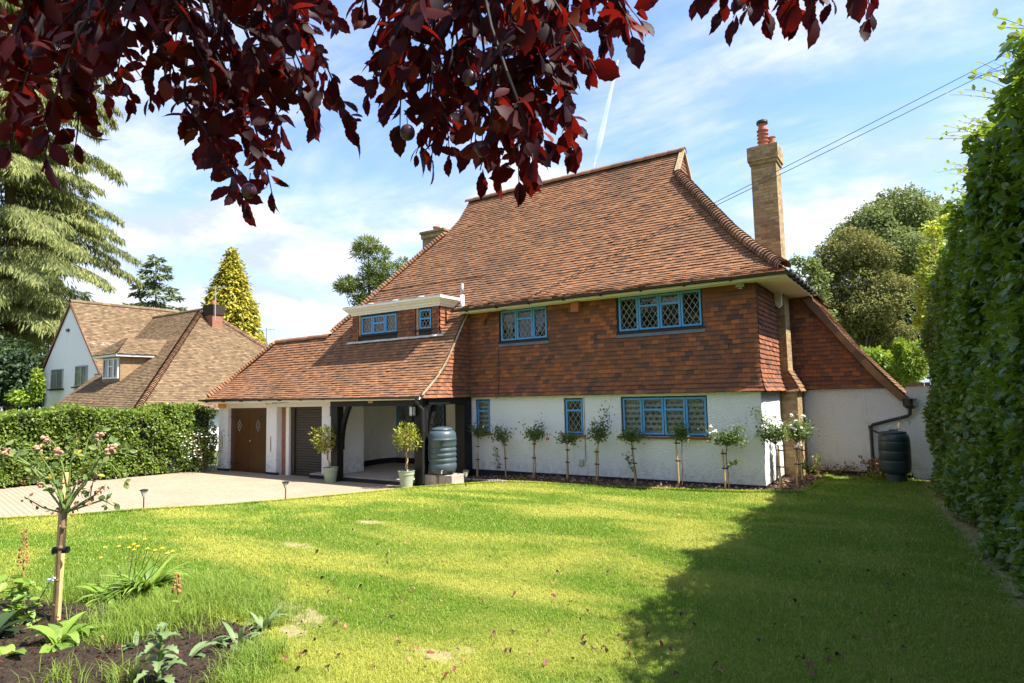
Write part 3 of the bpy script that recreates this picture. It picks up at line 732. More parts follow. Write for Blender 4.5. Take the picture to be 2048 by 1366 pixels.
tiled('tile_hanging', H, M['hung'], [(.06, 2.26), (.03, 2.38), (.012, 2.6), (.012, 4.45)], O=(0, YB), A=(1, 0), N=(0, -1), LR=lambda d, z: (-.05, VGX(z+.12)), seed=14, lift=.036)
mb = MB()
vz = np.linspace(2.06, 4.5, 12)
for a, b in zip(vz[:-1], vz[1:]):
    mb.obox((VGX(a)-.10, YB-.12, a-.10), (VGX(b)-VGX(a), 0, b-a), (.12, 0, .085), (0, .16, 0))
mb.obj('verge_mortar', M['bonnet'], H)
# white walls
W3 = (-3.029, -1.079, 1.315, 2.189); WA = (-7.137, -6.669, 1.315, 2.189); WB = (-4.498, -3.987, 1.315, 2.18)
mb = MB()
ff = face_f((0, 0), (1, 0), (0, -1)); wall_grid(mb, -7.3, 0, .38, 2.30, [W3, WA, WB], ff, .26)
ffs = face_f((0, 0), (0, 1), (1, 0)); wall_grid(mb, .26, 2.03, .38, 2.30, [], ffs, .26)
ffb = face_f((0, YB), (1, 0), (0, -1)); wall_grid(mb, .34, 2.0, .40, 2.30, [], ffb, .25)
mb.prism([(2.0, YB, .40), (2.40, YB, .40), (2.40, YB, 2.02), (2.0, YB, 2.30)], (0, .25, 0))
mb.prism([(2.40, YB+.25, .40), (2.40, 6.3, .40), (2.40, 6.3, 2.02), (2.40, YB+.25, 2.02)], (-.2, 0, 0))
mb.obj('wall', M['white_render'], H)
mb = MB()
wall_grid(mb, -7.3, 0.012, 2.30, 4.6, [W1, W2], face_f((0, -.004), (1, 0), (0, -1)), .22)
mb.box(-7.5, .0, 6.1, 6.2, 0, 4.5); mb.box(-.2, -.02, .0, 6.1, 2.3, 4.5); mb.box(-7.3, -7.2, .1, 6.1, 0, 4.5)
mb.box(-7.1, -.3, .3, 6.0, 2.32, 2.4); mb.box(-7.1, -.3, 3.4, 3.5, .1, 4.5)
mb.obj('inner_wall', M['room'], H)
mb = MB()
mb.box(-7.3, .012, -.014, .2, .05, .38); mb.box(-.2, .014, .2, 2.03, .05, .38); mb.box(.35, 2.42, YB-.012, YB+.1, .05, .40)
mb.obj('plinth', M['plinth'], H)
# windows
LT = lambda w, cuts, tr: [(a, b, t) for a, b, t in zip([w[0]+.035]+[c+.008 for c in cuts], [c-.008 for c in cuts]+[w[1]-.035], tr)]
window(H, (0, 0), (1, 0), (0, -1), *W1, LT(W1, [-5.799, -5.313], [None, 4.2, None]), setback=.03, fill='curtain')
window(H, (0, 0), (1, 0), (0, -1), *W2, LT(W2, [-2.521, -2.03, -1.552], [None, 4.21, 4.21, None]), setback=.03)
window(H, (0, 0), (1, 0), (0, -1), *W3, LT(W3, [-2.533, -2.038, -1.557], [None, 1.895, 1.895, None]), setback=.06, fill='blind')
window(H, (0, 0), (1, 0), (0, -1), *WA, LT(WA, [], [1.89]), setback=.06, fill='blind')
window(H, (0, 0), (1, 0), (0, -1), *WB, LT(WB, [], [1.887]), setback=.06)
mb = MB()
for w in (W1, W2):
    mb.box(w[0]-.03, w[1]+.03, -.045, .0, w[2]-.045, w[2])
mb.objs('window_sill', M['dark_frame'], H)
mb = MB()
for w in (W1, W2):
    mb.obox((w[0]-.02, -.03, w[2]-.046), (w[1]-w[0]+.06, 0, 0), (0, -.02, -.075), (0, -.008, 0))
mb.objs('lead_apron', M['lead_flash'], H)
mb = MB()
mb.box(W3[0]-.1, W3[1]+.05, -.05, .02, 1.262, 1.312); mb.box(WB[0]-.04, WB[1]+.06, -.05, .02, 1.262, 1.312); mb.box(WA[0]-.04, WA[1]+.06, -.05, .02, 1.262, 1.312)
mb.objs('window_sill', M['hung'], H)
# eaves: soffit, fascia, gutter
mb = MB()
mb.box(XCH, .66, -.44, 0.0, 4.46, 4.475); mb.box(0, .66, 0, YB, 4.46, 4.475)
mb.box(XCH, .68, -.46, -.44, 4.44, 4.53); mb.box(.66, .68, -.44, YB, 4.44, 4.53)
for w in (W1, W2): mb.box(w[0]-.02, w[1]+.02, -.05, -.005, 4.475-.0, 4.55)
mb.obj('eaves_soffit', M['cream_paint'], H)
def gutter(mb, a, b, r=.058):
    a, b = np.array(a, float), np.array(b, float); d = unit(b-a); s = np.cross(d, [0, 0, 1]); V = []; k = 9
    for p in (a, b):
        for rr in (r, r-.006):
            for i in range(k):
                th = math.pi*i/(k-1); V.append(p+rr*(math.cos(th)*s-math.sin(th)*np.array([0, 0, 1])))
    F = [(i, i+1, 2*k+i+1, 2*k+i) for i in range(k-1)]+[(k+i, 3*k+i, 3*k+i+1, k+i+1) for i in range(k-1)]+[(0, 2*k, 3*k, k), (k-1, 2*k-1, 4*k-1, 3*k-1)]
    F += [tuple(range(k)), tuple(range(2*k, 3*k))]
    mb.add(V, F)
mb = MB()
gutter(mb, (XCH-.2, -.525, 4.53), (.74, -.525, 4.53)); gutter(mb, (.735, -.53, 4.53), (.735, 3.0, 4.53))
for x in np.arange(-7.0, .6, .95): mb.box(x-.012, x+.012, -.59, -.46, 4.455, 4.53)
for y in np.arange(-.1, 2.9, .45): mb.box(.67, .80, y-.012, y+.012, 4.455, 4.53)
mb.obj('gutter', M['gutter'], H)
mb = MB()
gutter(mb, (-16.55, -2.08, 2.36), (XCH-.02, -2.08, 2.30), .055)
for x in np.arange(-16.2, -7.5, .92): mb.box(x-.03, x+.03, -2.10, -1.98, 2.26, 2.30)
mb.obj('gutter', M['gutter'], H)
mb = MB()
mb.box(-16.35, XCH-.02, -2.01, -1.985, 2.22, 2.33); mb.box(-16.35, XCH-.02, -1.985, -1.6, 2.255, 2.27)
mb.obj('eaves_soffit', M['cream_paint'], H)
# brick chimney on the right
mb = MB()
mb.box(-.36, .20, 2.03, 2.62, 2.5, 7.60); mb.box(-.39, .232, 2.0, 2.652, 7.60, 7.68); mb.box(-.42, .262, 1.97, 2.68, 7.68, 8.02); mb.box(-.02, .355, 2.031, 2.96, .25, 2.23)
mb.prism([(-.02, 2.031, 2.231), (.355, 2.031, 2.231), (.20, 2.031, 2.66), (-.02, 2.031, 2.66)], (0, .92, 0))
ch = mb.obj('chimney', M['stock_brick'], H)
mb = MB()
mb.box(-.36, .205, 2.02, 2.63, 8.021, 8.05); mb.obj('chimney_mortar', M['mortar'], ch)
mb = MB()
pz = 8.05
prof = [(.12, 0)]
for k in range(5): prof += [(.105, .02+k*.09), (.105, .06+k*.09), (.135, .068+k*.09), (.135, .085+k*.09), (.105, .092+k*.09)]
prof += [(.10, .50), (.085, .56), (.10, .60)]
mb.lathe((-.10, 2.3, pz), prof, 20); mb.lathe((.05, 2.48, pz), [(.10, 0), (.09, .1), (.11, .12), (.09, .15), (.09, .26), (.11, .29)], 16)
mb.obj('chimney_pot', M['terracotta'], ch)
mb = MB(); mb.lathe((-.10, 2.3, pz+.60), [(.125, 0), (.135, .03), (.125, .08), (.06, .11)], 20); mb.obj('pot_cowl', M['gutter'], ch)
mb = MB(); mb.obox((-.40, 2.02, 5.50), (.10, 0, 0), (0, 0, .18), (0, -.012, 0)); mb.obj('lead_flashing', M['pale_flash'], ch)
# tiled shoulder of the chimney breast
V, F, UV, UF = tile_field([(.06, 2.22), (.0, 2.36), (-.10, 2.55), (-.19, 2.72)], (.37, 0), (0, 1), (1, 0), lambda d, z: (1.98+.0*z, 2.96), seed=31, lift=.03)
sh = obj_np('chimney_shoulder', V, F, M['bonnet'], H)
V, F, UV, UF = tile_field([(.05, 2.22), (.0, 2.36), (-.03, 2.6)], (0, 2.02), (1, 0), (0, -1), lambda d, z: (-.02, .42-.45*(z-2.22)), seed=32, lift=.03)
obj_np('shoulder_tiles', V, F, M['bonnet'], sh)
# left chimney
mb = MB(); mb.box(-11.75, -10.8, 3.2, 3.9, 5.5, 7.85); mb.box(-11.79, -10.76, 3.16, 3.94, 7.85, 8.02); mb.box(-11.83, -10.72, 3.12, 3.98, 8.02, 8.10)
ch2 = mb.obj('chimney', M['stock_brick'], H)
mb = MB(); mb.lathe((-11.35, 3.5, 8.10), [(.12, 0), (.11, .05), (.11, .14), (.14, .16), (.14, .2)], 14); mb.obj('chimney_pot', M['terracotta'], ch2)
# dormer
YD = -.57
mb = MB()
wall_grid(mb, -11.14, -7.85, 3.86, 4.72, [(-10.82, -9.36, 4.09, 4.66), (-8.59, -8.10, 4.087, 4.67)], face_f((0, YD+.01), (1, 0), (0, -1)), .2)
mb.prism([(-7.85, YD+.01, 3.86), (-7.85, YD+.01, 4.72), (-7.85, .1, 4.72)], (-.1, 0, 0)); mb.prism([(-11.14, YD+.01, 3.86), (-11.14, YD+.01, 4.72), (-11.14, .1, 4.72)], (.1, 0, 0))
dm = mb.obj('dormer', M['room'], H)
V, F, UV, UF = tile_field([(.012, 3.9), (.012, 4.71)], (0, YD), (1, 0), (0, -1), lambda d, z: (-11.15, -7.836), holes=[(-10.90, -9.35, 3.86, 4.8), (-8.68, -8.09, 3.86, 4.8)], seed=21, lift=.036)
obj_np('dormer_tiles', V, F, M['hung'], dm)
V, F, UV, UF = tile_field([(.012, 3.9), (.012, 4.71)], (-7.85, 0), (0, 1), (1, 0), lambda d, z: (YD-.02, ycat(z-.02)), seed=22, lift=.036)
obj_np('dormer_tiles', V, F, M['hung'], dm)
window(H, (0, YD), (1, 0), (0, -1), -10.82, -9.36, 4.09, 4.66, [(-10.785, -10.34, None), (-10.32, -9.85, 4.41), (-9.83, -9.40, None)], setback=.015, fill='curtain', dw=.12, dh=.19)
window(H, (0, YD), (1, 0), (0, -1), -8.58, -8.11, 4.087, 4.67, [(-8.55, -8.14, 4.39)], setback=.015, dw=.12, dh=.19)
mb = MB(); mb.box(-10.90, -10.825, YD-.012, YD+.02, 4.05, 4.70); mb.box(-8.66, -8.585, YD-.012, YD+.02, 3.95, 4.70); mb.objs('window_reveal', M['ochre'], H)
mb = MB(); mb.box(-10.90, -9.33, YD-.06, YD+.01, 4.06, 4.088); mb.box(-8.70, -8.06, YD-.06, YD+.01, 4.06, 4.085); mb.objs('window_sill', M['dark_frame'], H)
mb = MB(); mb.box(-10.80, -9.36, YD-.008, YD+.004, 3.9, 4.058); mb.box(-8.58, -8.11, YD-.008, YD+.004, 3.9, 4.058); mb.objs('lead_apron', M['dark_frame'], H)
mb = MB()
for x in np.arange(-11.35, -7.7, .23):
    mb.obox((x, YD-.035, 3.915+rs.rand()*.008), (.226, 0, 0), (0, -.035, -.05), (0, -.008, .012))
mb.obj('lead_flashing', M['pale_flash'], H)
cp = [(.0, 4.69), (.045, 4.69), (.05, 4.735), (.085, 4.745), (.10, 4.78), (.16, 4.83), (.185, 4.87), (.22, 4.875), (.22, 4.925), (0, 4.93)]
mb = MB()
n = len(cp); V = []
yb = .35
for (d, z) in cp: V.append((-11.15-d, yb, z))
for (d, z) in cp: V.append((-11.15-d, YD-d, z))
for (d, z) in cp: V.append((-7.85+d, YD-d, z))
for (d, z) in cp: V.append((-7.85+d, yb, z))
mb.add(V, [(r*n+i, r*n+i+1, (r+1)*n+i+1, (r+1)*n+i) for r in range(3) for i in range(n-1)])
mb.obj('cornice', M['white_paint'], H)
mb = MB(); mb.box(-11.36, -7.64, YD-.21, yb, 4.93, 4.95)
for x in np.arange(-11.2, -7.7, .95): mb.sphere((x, YD-.14, 4.95), .11, 8, 5, (1.2, .7, .32))
mb.obj('dormer_flat_roof', M['pale_flash'], H)
mb = MB(); mb.tube([(-7.33, -.25, 4.45), (-7.33, -.25, 4.95)], .055, 12); vp = mb.obj('vent_pipe', M['white_paint'], H, smooth=True)
mb = MB(); mb.tube([(-7.33, -.25, 4.95), (-7.325, -.25, 5.26)], .043, 12); mb.obj('pipe_top', M['steel'], vp, smooth=True)
# small fittings on the front
mb = MB(); mb.box(-4.13, -3.93, -.20, -.03, 4.215, 4.46); mb.obj('boiler_vent', M['terracotta'], H)
mb = MB(); mb.box(-.34, -.17, -.17, -.06, 4.375, 4.455); mb.box(-.28, -.23, -.12, -.03, 4.455, 4.48); mb.box(-.29, -.22, -.13, -.08, 4.34, 4.375); mb.obj('floodlight', M['steel'], H, bevel=.006)
mb = MB(); mb.box(.03, .17, 1.82, 2.0, 4.19, 4.455); mb.prism([(.03, 1.82, 4.19), (.17, 1.82, 4.19), (.10, 1.82, 4.13)], (0, .18, 0)); mb.obj('rain_hopper', M['cream_paint'], H)
mb = MB(); mb.box(-4.11, -4.0, -.05, 0, .60, .74); mb.obj('outside_socket', M['steel'], H, bevel=.008)
mb = MB(); mb.tube([(-6.33, -.06, 3.5), (-6.33, -.07, 2.6), (-6.33, -.12, 2.24), (-6.42, -.1, 2.2)], .008, 6); mb.tube([(-3.95, -.015, 2.2), (-3.95, -.015, .7)], .006, 6); mb.objs('wall_cable', M['cable'], H)
mb = MB(); mb.tube([(-6.75, -.03, 4.13), (-6.69, -.1, 4.25)], .02, 8); mb.obj('cable_bracket', M['gutter'], H)
# garage
mb = MB()
D1 = (-15.73, -13.757, -1, 2.065); D2 = (-13.27, -11.27, -1, 2.08)
wall_grid(mb, -16.24, -10.68, 0, 2.30, [D1, D2], face_f((0, -1.6), (1, 0), (0, -1)), .30)
mb.box(-16.24, -16.0, -1.3, 2.0, 0, 2.3); mb.box(-10.98, -10.68, -1.3, -.6, 0, 2.3)
mb.box(-16.0, -11, 1.9, 2.0, 0, 2.3)
mb.obj('garage_wall', M['white_render'], H)
mb = MB(); mb.box(-13.265, -13.04, -1.42, -1.302, 0, 2.07); mb.obj('brick_reveal', M['red_brick'], H)
mb = MB(); mb.box(-13.04, -12.9, -1.45, -1.3, 0, 2.07); mb.obj('door_jamb', M['cream_paint'], H)
mb = MB()
for x0, x1 in ((-16.25, -15.73), (-13.757, -13.27), (-11.27, -10.67)): mb.box(x0, x1, -1.612, -1.5, 0, .17)
mb.objs('plinth', M['plinth'], H)
for (x0, x1, hx) in ((-15.72, -14.75, -15.25), (-14.74, -13.765, -14.30)):
    mb = MB(); npk = 6
    for i in range(npk):
        a = x0+(x1-x0)*i/npk; b = x0+(x1-x0)*(i+1)/npk
        mb.box(a+.003, b-.003, -1.50, -1.46, .10, 2.06)
    d = mb.obj('garage_door', M['door_wood'], H)
    mb = MB()
    s = 1 if x0 < -15 else -1
    for z in (1.80, .36):
        e = x0 if s > 0 else x1
        mb.box(min(e, e+s*.42), max(e, e+s*.42), -1.512, -1.501, z-.022, z+.022)
    mb.objs('strap_hinge', M['gutter'], d)
    mb = MB(); mb.poly([(hx-.10, -1.506, 1.52), (hx, -1.506, 1.35), (hx+.10, -1.506, 1.52), (hx, -1.506, 1.69)]); mb.obj('diamond_window', M['dark_frame'], d)
    mb = MB(); pts = [(hx-.10, 1.52), (hx, 1.35), (hx+.10, 1.52), (hx, 1.69)]
    for k in range(4):
        p, q = pts[k], pts[(k+1) % 4]; mb.tube([(p[0], -1.507, p[1]), (q[0], -1.507, q[1])], .006, 4)
    mb.tube([(hx-.05, -1.507, 1.605), (hx+.05, -1.507, 1.435)], .004, 4); mb.tube([(hx+.05, -1.507, 1.605), (hx-.05, -1.507, 1.435)], .004, 4)
    mb.obj('window_frame', M['lead'], d)
mb = MB(); mb.sphere((-14.66, -1.53, 1.06), .03, 10, 6); mb.obj('door_knob', M['steel'], H, smooth=True)
mb = MB(); V = []; z = .12; x0, x1 = -12.74, -11.27
zz = np.arange(.12, 2.08, .0125)
V = [(x, -1.33-.017*abs(math.sin(math.pi*(zq-.12)/.075))**.6, zq) for zq in zz for x in (x0, x1)]
mb.add(V, [(2*i, 2*i+1, 2*i+3, 2*i+2) for i in range(len(zz)-1)])
mb.obj('roller_door', M['roller'], H)
mb = MB(); mb.box(-12.9, -12.74, -1.38, -1.3, .1, 2.08); mb.box(-12.74, -11.27, -1.36, -1.31, .09, .16); mb.obj('door_guide', M['roller'], H)
mb = MB(); mb.box(-16.12, -15.83, -1.72, -1.612, 2.08, 2.30); mb.obj('alarm_box', M['orange_box'], H, bevel=.03)
mb = MB(); mb.box(-13.75, -13.63, -1.70, -1.612, 2.16, 2.24); mb.tube([(-13.66, -1.74, 2.15), (-13.68, -1.64, 2.2)], .05, 10); mb.obj('security_light', M['white_paint'], H)
mb = MB(); mb.box(-13.36, -13.28, -1.70, -1.612, 2.19, 2.30); mb.tube([(-13.3, -1.63, 2.20), (-12.2, -1.63, 2.235), (-10.9, -1.63, 2.235)], .008, 6); mb.obj('security_camera', M['gutter'], H)
mb = MB(); mb.box(-13.55, -13.52, -1.612, -1.601, .78, 1.22); mb.box(-16.02, -15.99, -1.612, -1.601, .8, 1.2); mb.objs('wall_slot', M['seed'], H)
# porch
mb = MB(); mb.box(-11.7, -7.3, -1.66, 1.6, .0, .235); mb.obj('porch_floor', M['slab'], H)
mb = MB(); mb.box(-11.7, -7.3, -1.675, -1.66, .0, .20); mb.obj('floor_edge', M['plinth'], H)
cw = [(-10.68, -1.45), (-11.0, -1.1), (-11.28, -.65), (-11.44, -.1), (-11.54, .45), (-11.56, .9), (-11.5, 1.18), (-11.42, 1.36), (-11.36, 1.40)]
cs = np.array(cw); tq = np.linspace(0, len(cw)-1, 33); cxy = np.stack([np.interp(tq, range(len(cw)), cs[:, i]) for i in (0, 1)], -1)
mb = MB(); V = [(x, y, z) for x, y in cxy for z in (.40, 2.4)]; mb.add(V, [(2*i, 2*i+2, 2*i+3, 2*i+1) for i in range(len(cxy)-1)])
wall_grid(mb, -11.36, -7.3, .40, 2.4, [(-11.28, -10.62, 1.22, 2.2), (-9.95, -9.30, .45, 2.2)], face_f((0, 1.40), (1, 0), (0, -1)), .2)
mb.box(-7.62, -7.30, .0, 1.40, .38, 2.4)
mb.obj('porch_wall', M['neigh_render'], H)
mb = MB(); V = [(x+.014*(1 if x < -11.2 else .6), y-.016, z) for x, y in cxy for z in (.2, .40)]; mb.add(V, [(2*i, 2*i+2, 2*i+3, 2*i+1) for i in range(len(cxy)-1)]); mb.box(-11.36, -7.6, 1.384, 1.40, .2, .40)
mb.obj('plinth', M['plinth'], H)
window(H, (0, 1.40), (1, 0), (0, -1), -11.28+.0, -10.62, 1.22, 2.2, [(-11.24, -10.66, 1.98)], setback=-.03, dw=.15, dh=.23)
window(H, (0, 1.40), (1, 0), (0, -1), -9.95, -9.30, .45, 2.2, [(-9.91, -9.34, 2.02)], setback=-.03, dw=.15, dh=.23)
mb = MB(); mb.box(-11.7, -7.3, -1.6, 1.6, 2.40, 2.43); mb.obj('porch_ceiling', M['cream_paint'], H)
mb = MB()
mb.box(-10.60, XCH-.03, -1.88, -1.72, 2.075, 2.235); mb.obj('porch_beam', M['black'], H, bevel=.012); mb = MB()
mb.box(XCH-.20, XCH+.03, -1.715, -.02, 2.085, 2.25); mb.obj('porch_beam', M['black'], H, bevel=.012)
for q in ((-10.60, -10.34, -1.86, -1.64, .10, 2.073), (-7.60, -7.32, -1.87, -1.68, .10, 2.073), (-7.56, XCH+.03, -.34, -.02, .22, 2.083)):
    mb = MB(); mb.box(*q); mb.obj('porch_post', M['black'], H, bevel=.012)
def brace(name, pts, w, vec):
    mb = MB(); pts = [np.array(p, float) for p in pts]
    for a, b in zip(pts[:-1], pts[1:]):
        d = unit(b-a); s = np.cross(d, unit(np.array(vec, float)))
        mb.obox(a-s*w/2-d*.01, (b-a)+d*.02, s*w, vec)
    mb.obj(name, M['black'], H)
bz = [(0, 2.09), (.07, 1.96), (.14, 1.80), (.21, 1.60), (.26, 1.40), (.285, 1.15), (.29, .95)]
brace('porch_brace', [(-10.02-x, -1.78, z) for x, z in bz], .11, (0, .10, 0))
brace('porch_brace', [(-7.92+.9*x, -1.80, z) for x, z in bz[:5]], .10, (0, .09, 0))
brace('porch_brace', [(-7.46, -1.32-.9*x, z) for x, z in bz[:5]], .10, (.09, 0, 0))
for x, y in ((-10.66, -1.72), (-7.58, -1.95)):
    mb = MB()
    for dx in (-.055, .055):
        for dy in (-.055, .055): mb.box(x+dx-.008, x+dx+.008, y+dy-.008, y+dy+.008, 1.84, 2.06)
    mb.box(x-.068, x+.068, y-.068, y+.068, 2.06, 2.085); mb.box(x-.068, x+.068, y-.068, y+.068, 1.82, 1.84); mb.box(x-.02, x+.02, y+.05, y+.12, 1.9, 2.0)
    l = mb.obj('wall_lantern', M['gutter'], H)
    mb = MB(); mb.box(x-.05, x+.05, y-.05, y+.05, 1.845, 2.055); mb.obj('lantern_glass', M['lamp_glass'], l)
mb = MB(); mb.box(-9.14, -8.98, -1.90, -1.88, 2.155, 2.235); mb.obj('name_plate', M['ochre'], H)
mb = MB()
mb.tube([(-7.34, -2.08, 2.28), (-7.34, -2.07, 2.18), (-7.31, -1.99, 2.08), (-7.26, -1.93, 1.98), (-7.25, -1.93, .25)], .034, 12); mb.lathe((-7.25, -1.93, 1.45), [(.045, 0), (.045, .08)], 12)
mb.obj('downpipe', M['gutter'], H)
mb = MB()
mb.lathe((2.46, YB-.13, 1.80), [(.07, 0), (.13, .06), (.13, .2), (.14, .2), (.14, .22)], 12)
mb.tube([(2.46, YB-.13, 1.80), (2.45, YB-.12, 1.68), (2.40, YB-.10, 1.64), (1.74, YB-.08, 1.45), (1.69, YB-.08, 1.40), (1.69, YB-.08, .62)], .036, 12)
mb.lathe((1.69, YB-.08, 1.36), [(.046, 0), (.046, .07)], 12); mb.tube([(1.69, YB-.08, 1.34), (1.85, YB-.2, 1.27), (2.02, YB-.35, 1.26)], .02, 8)
mb.obj('downpipe', M['gutter'], H)

# ------------------------------------------------------------------ foliage helpers
T_LEAF = (np.array([(0, 0, 0), (.30, -.46, .10), (.72, -.36, .08), (1, 0, -.04), (.72, .36, .08), (.30, .46, .10)]), np.array([(0, 1, 2, 3), (0, 3, 4, 5)]))
T_DIA = (np.array([(0, 0, 0), (.5, -.5, .05), (1, 0, -.05), (.5, .5, .05)]), np.array([(0, 1, 2, 3)]))
T_BIG = (np.array([(0, 0, 0), (.12, -.16, .03), (.34, -.43, .09), (.62, -.46, .09), (.84, -.27, .04), (1, 0, -.05), (.84, .27, .04), (.62, .46, .09), (.34, .43, .09), (.12, .16, .03), (.34, 0, .0), (.62, 0, .01), (.84, 0, -.01)]),
         np.array([(0, 1, 10), (1, 2, 10), (2, 3, 11), (2, 11, 10), (3, 4, 12), (3, 12, 11), (4, 5, 12), (0, 10, 9), (9, 10, 8), (8, 11, 7), (8, 10, 11), (7, 12, 6), (7, 11, 12), (6, 12, 5)]))
def leaves(c, f, n, L, W, T=T_LEAF):
    """leaf-sized faces: base c, tip direction f, upper side n (all (k,3)), length L and width W (k,)"""
    f = unit(f); n = n-f*np.sum(f*n, -1, keepdims=True); n = unit(n); s = np.cross(f, n)
    tv, tf = T; k = len(c); L = np.broadcast_to(L, (k,)); W = np.broadcast_to(W, (k,))
    V = c[:, None, :]+tv[None, :, 0, None]*(L[:, None]*f)[:, None, :]+tv[None, :, 1, None]*(W[:, None]*s)[:, None, :]+tv[None, :, 2, None]*(W[:, None]*n)[:, None, :]
    F = (np.arange(k)*len(tv))[:, None, None]+tf[None]
    return V.reshape(-1, 3), F.reshape(-1, tf.shape[1])
_e = [(0, 0, 0)]
T_PLUM = (np.array([(0, 0, 0), (.10, -.13, .05), (.22, -.34, .10), (.30, -.36, .10), (.42, -.50, .12), (.50, -.46, .11), (.62, -.48, .09), (.70, -.38, .06), (.82, -.33, .0), (.90, -.15, -.07), (1.02, 0, -.14),
                    (.90, .15, -.07), (.82, .33, .0), (.70, .38, .06), (.62, .48, .09), (.50, .46, .11), (.42, .50, .12), (.30, .36, .10), (.22, .34, .10), (.10, .13, .05), (.2, 0, .02), (.45, 0, .03), (.7, 0, -.01), (.88, 0, -.08)]),
          np.array([(0, 1, 20), (1, 2, 20), (2, 3, 20), (3, 21, 20), (3, 4, 21), (4, 5, 21), (5, 6, 21), (6, 22, 21), (6, 7, 22), (7, 8, 22), (8, 23, 22), (8, 9, 23), (9, 10, 23),
                    (0, 20, 19), (19, 20, 18), (18, 20, 17), (17, 20, 21), (17, 21, 16), (16, 21, 15), (15, 21, 14), (14, 21, 22), (14, 22, 13), (13, 22, 12), (12, 22, 23), (12, 23, 11), (11, 23, 10)]))
def rdir(k, r=rs): return unit(r.randn(k, 3))
UP = np.array([0, 0, 1.])
def lumpy(p, sc, seed=0):
    """cheap smooth 3-d noise in -1..1"""
    q = p*sc; r = np.random.RandomState(seed); o = np.zeros(len(p))
    for i in range(5):
        k = r.randn(3)*(1+.5*i); o += np.sin(q@k+r.rand()*6.28)/(1+.4*i)
    return o/2.2
def clump_points(clumps, n, seed, shell=.28, gap=.25, gsc=1.0):
    """points near the surfaces of ellipsoids [(centre, (rx, ry, rz))]; returns points and outward directions"""
    r = np.random.RandomState(seed); vol = np.array([max(c[1])**2 for c in clumps]); vol = vol/vol.sum()
    P_ = []; O_ = []
    for (c, rad), w in zip(clumps, vol):
        k = int(n*w)+4; d = rdir(k, r); rr = 1-np.abs(r.randn(k))*shell; rr = np.clip(rr, .05, 1.12)
        p = np.array(c)+d*rr[:, None]*np.array(rad)*(1+.17*lumpy(d, 2.6, seed+3)[:, None]+.13*lumpy(d, 7.0, seed+4)[:, None])
        ok = lumpy(p, gsc*2.2/max(rad), seed+5) > -1+gap
        P_.append(p[ok]); O_.append(d[ok])
    return np.concatenate(P_), np.concatenate(O_)
def crown(name, parent, m, clumps, n, L, seed, wr=.62, shell=.28, gap=.25, droop=.3, T=T_LEAF, gsc=1.0):
    p, o = clump_points(clumps, n, seed, shell, gap, gsc); k = len(p); r = np.random.RandomState(seed+1)
    f = unit(o*.7+rdir(k, r)*.9-UP*droop); nn = unit(o*.8+UP*.6+rdir(k, r)*.7)
    Ls = L*(.7+.6*r.rand(k)); V, F = leaves(p, f, nn, Ls, Ls*wr, T)
    return obj_np(name, V, F, m, parent)
def pxclumps(lst, D, flat=1.0):
    """[(px, py, rx, ry[, extra depth])] in photograph pixels at distance D -> ellipsoids"""
    out = []
    for c in lst:
        d = D+(c[4] if len(c) > 4 else 0); k = d/CAMF
        out.append((at(c[0], c[1], D=d), (c[2]*k, c[2]*k*flat, c[3]*k)))
    return out
def tree(name, label, px, D, m, clumps, n, L, seed, group=None, trunk=.25, wr=.62, gap=.25, droop=.3, shell=.28, extra=None, bark='bark', limbs=True, T=T_LEAF):
    base = at(px[0], px[1], D=D); base[2] = gz(base[0], base[1])-.07
    t = thing(name, label, 'tree', base, group)
    cl = pxclumps(clumps, D)
    top = max((c for c, r_ in cl), key=lambda q: q[2])
    mb = MB(); b = np.array(base); mid = b*.55+np.array(top)*.45+np.array([.2, .1, 0])
    mb.tube([b, b*.8+mid*.2, mid, top], [trunk*1.3, trunk, trunk*.7, trunk*.18], 9)
    if limbs:
        for (c, r_) in cl:
            s = b*.5+mid*.5+UP*(c[2]-mid[2])*.25; e = np.array(c)-UP*r_[2]*.3
            mb.tube([s, s*.5+e*.5+UP*.2, e], [trunk*.45, trunk*.28, trunk*.1], 6)
    mb.obj('trunk', M[bark], t, smooth=True)
    crown('crown', t, M[m], cl, n, L, seed, wr, shell, gap, droop, T)
    if extra: extra(t)
    return t

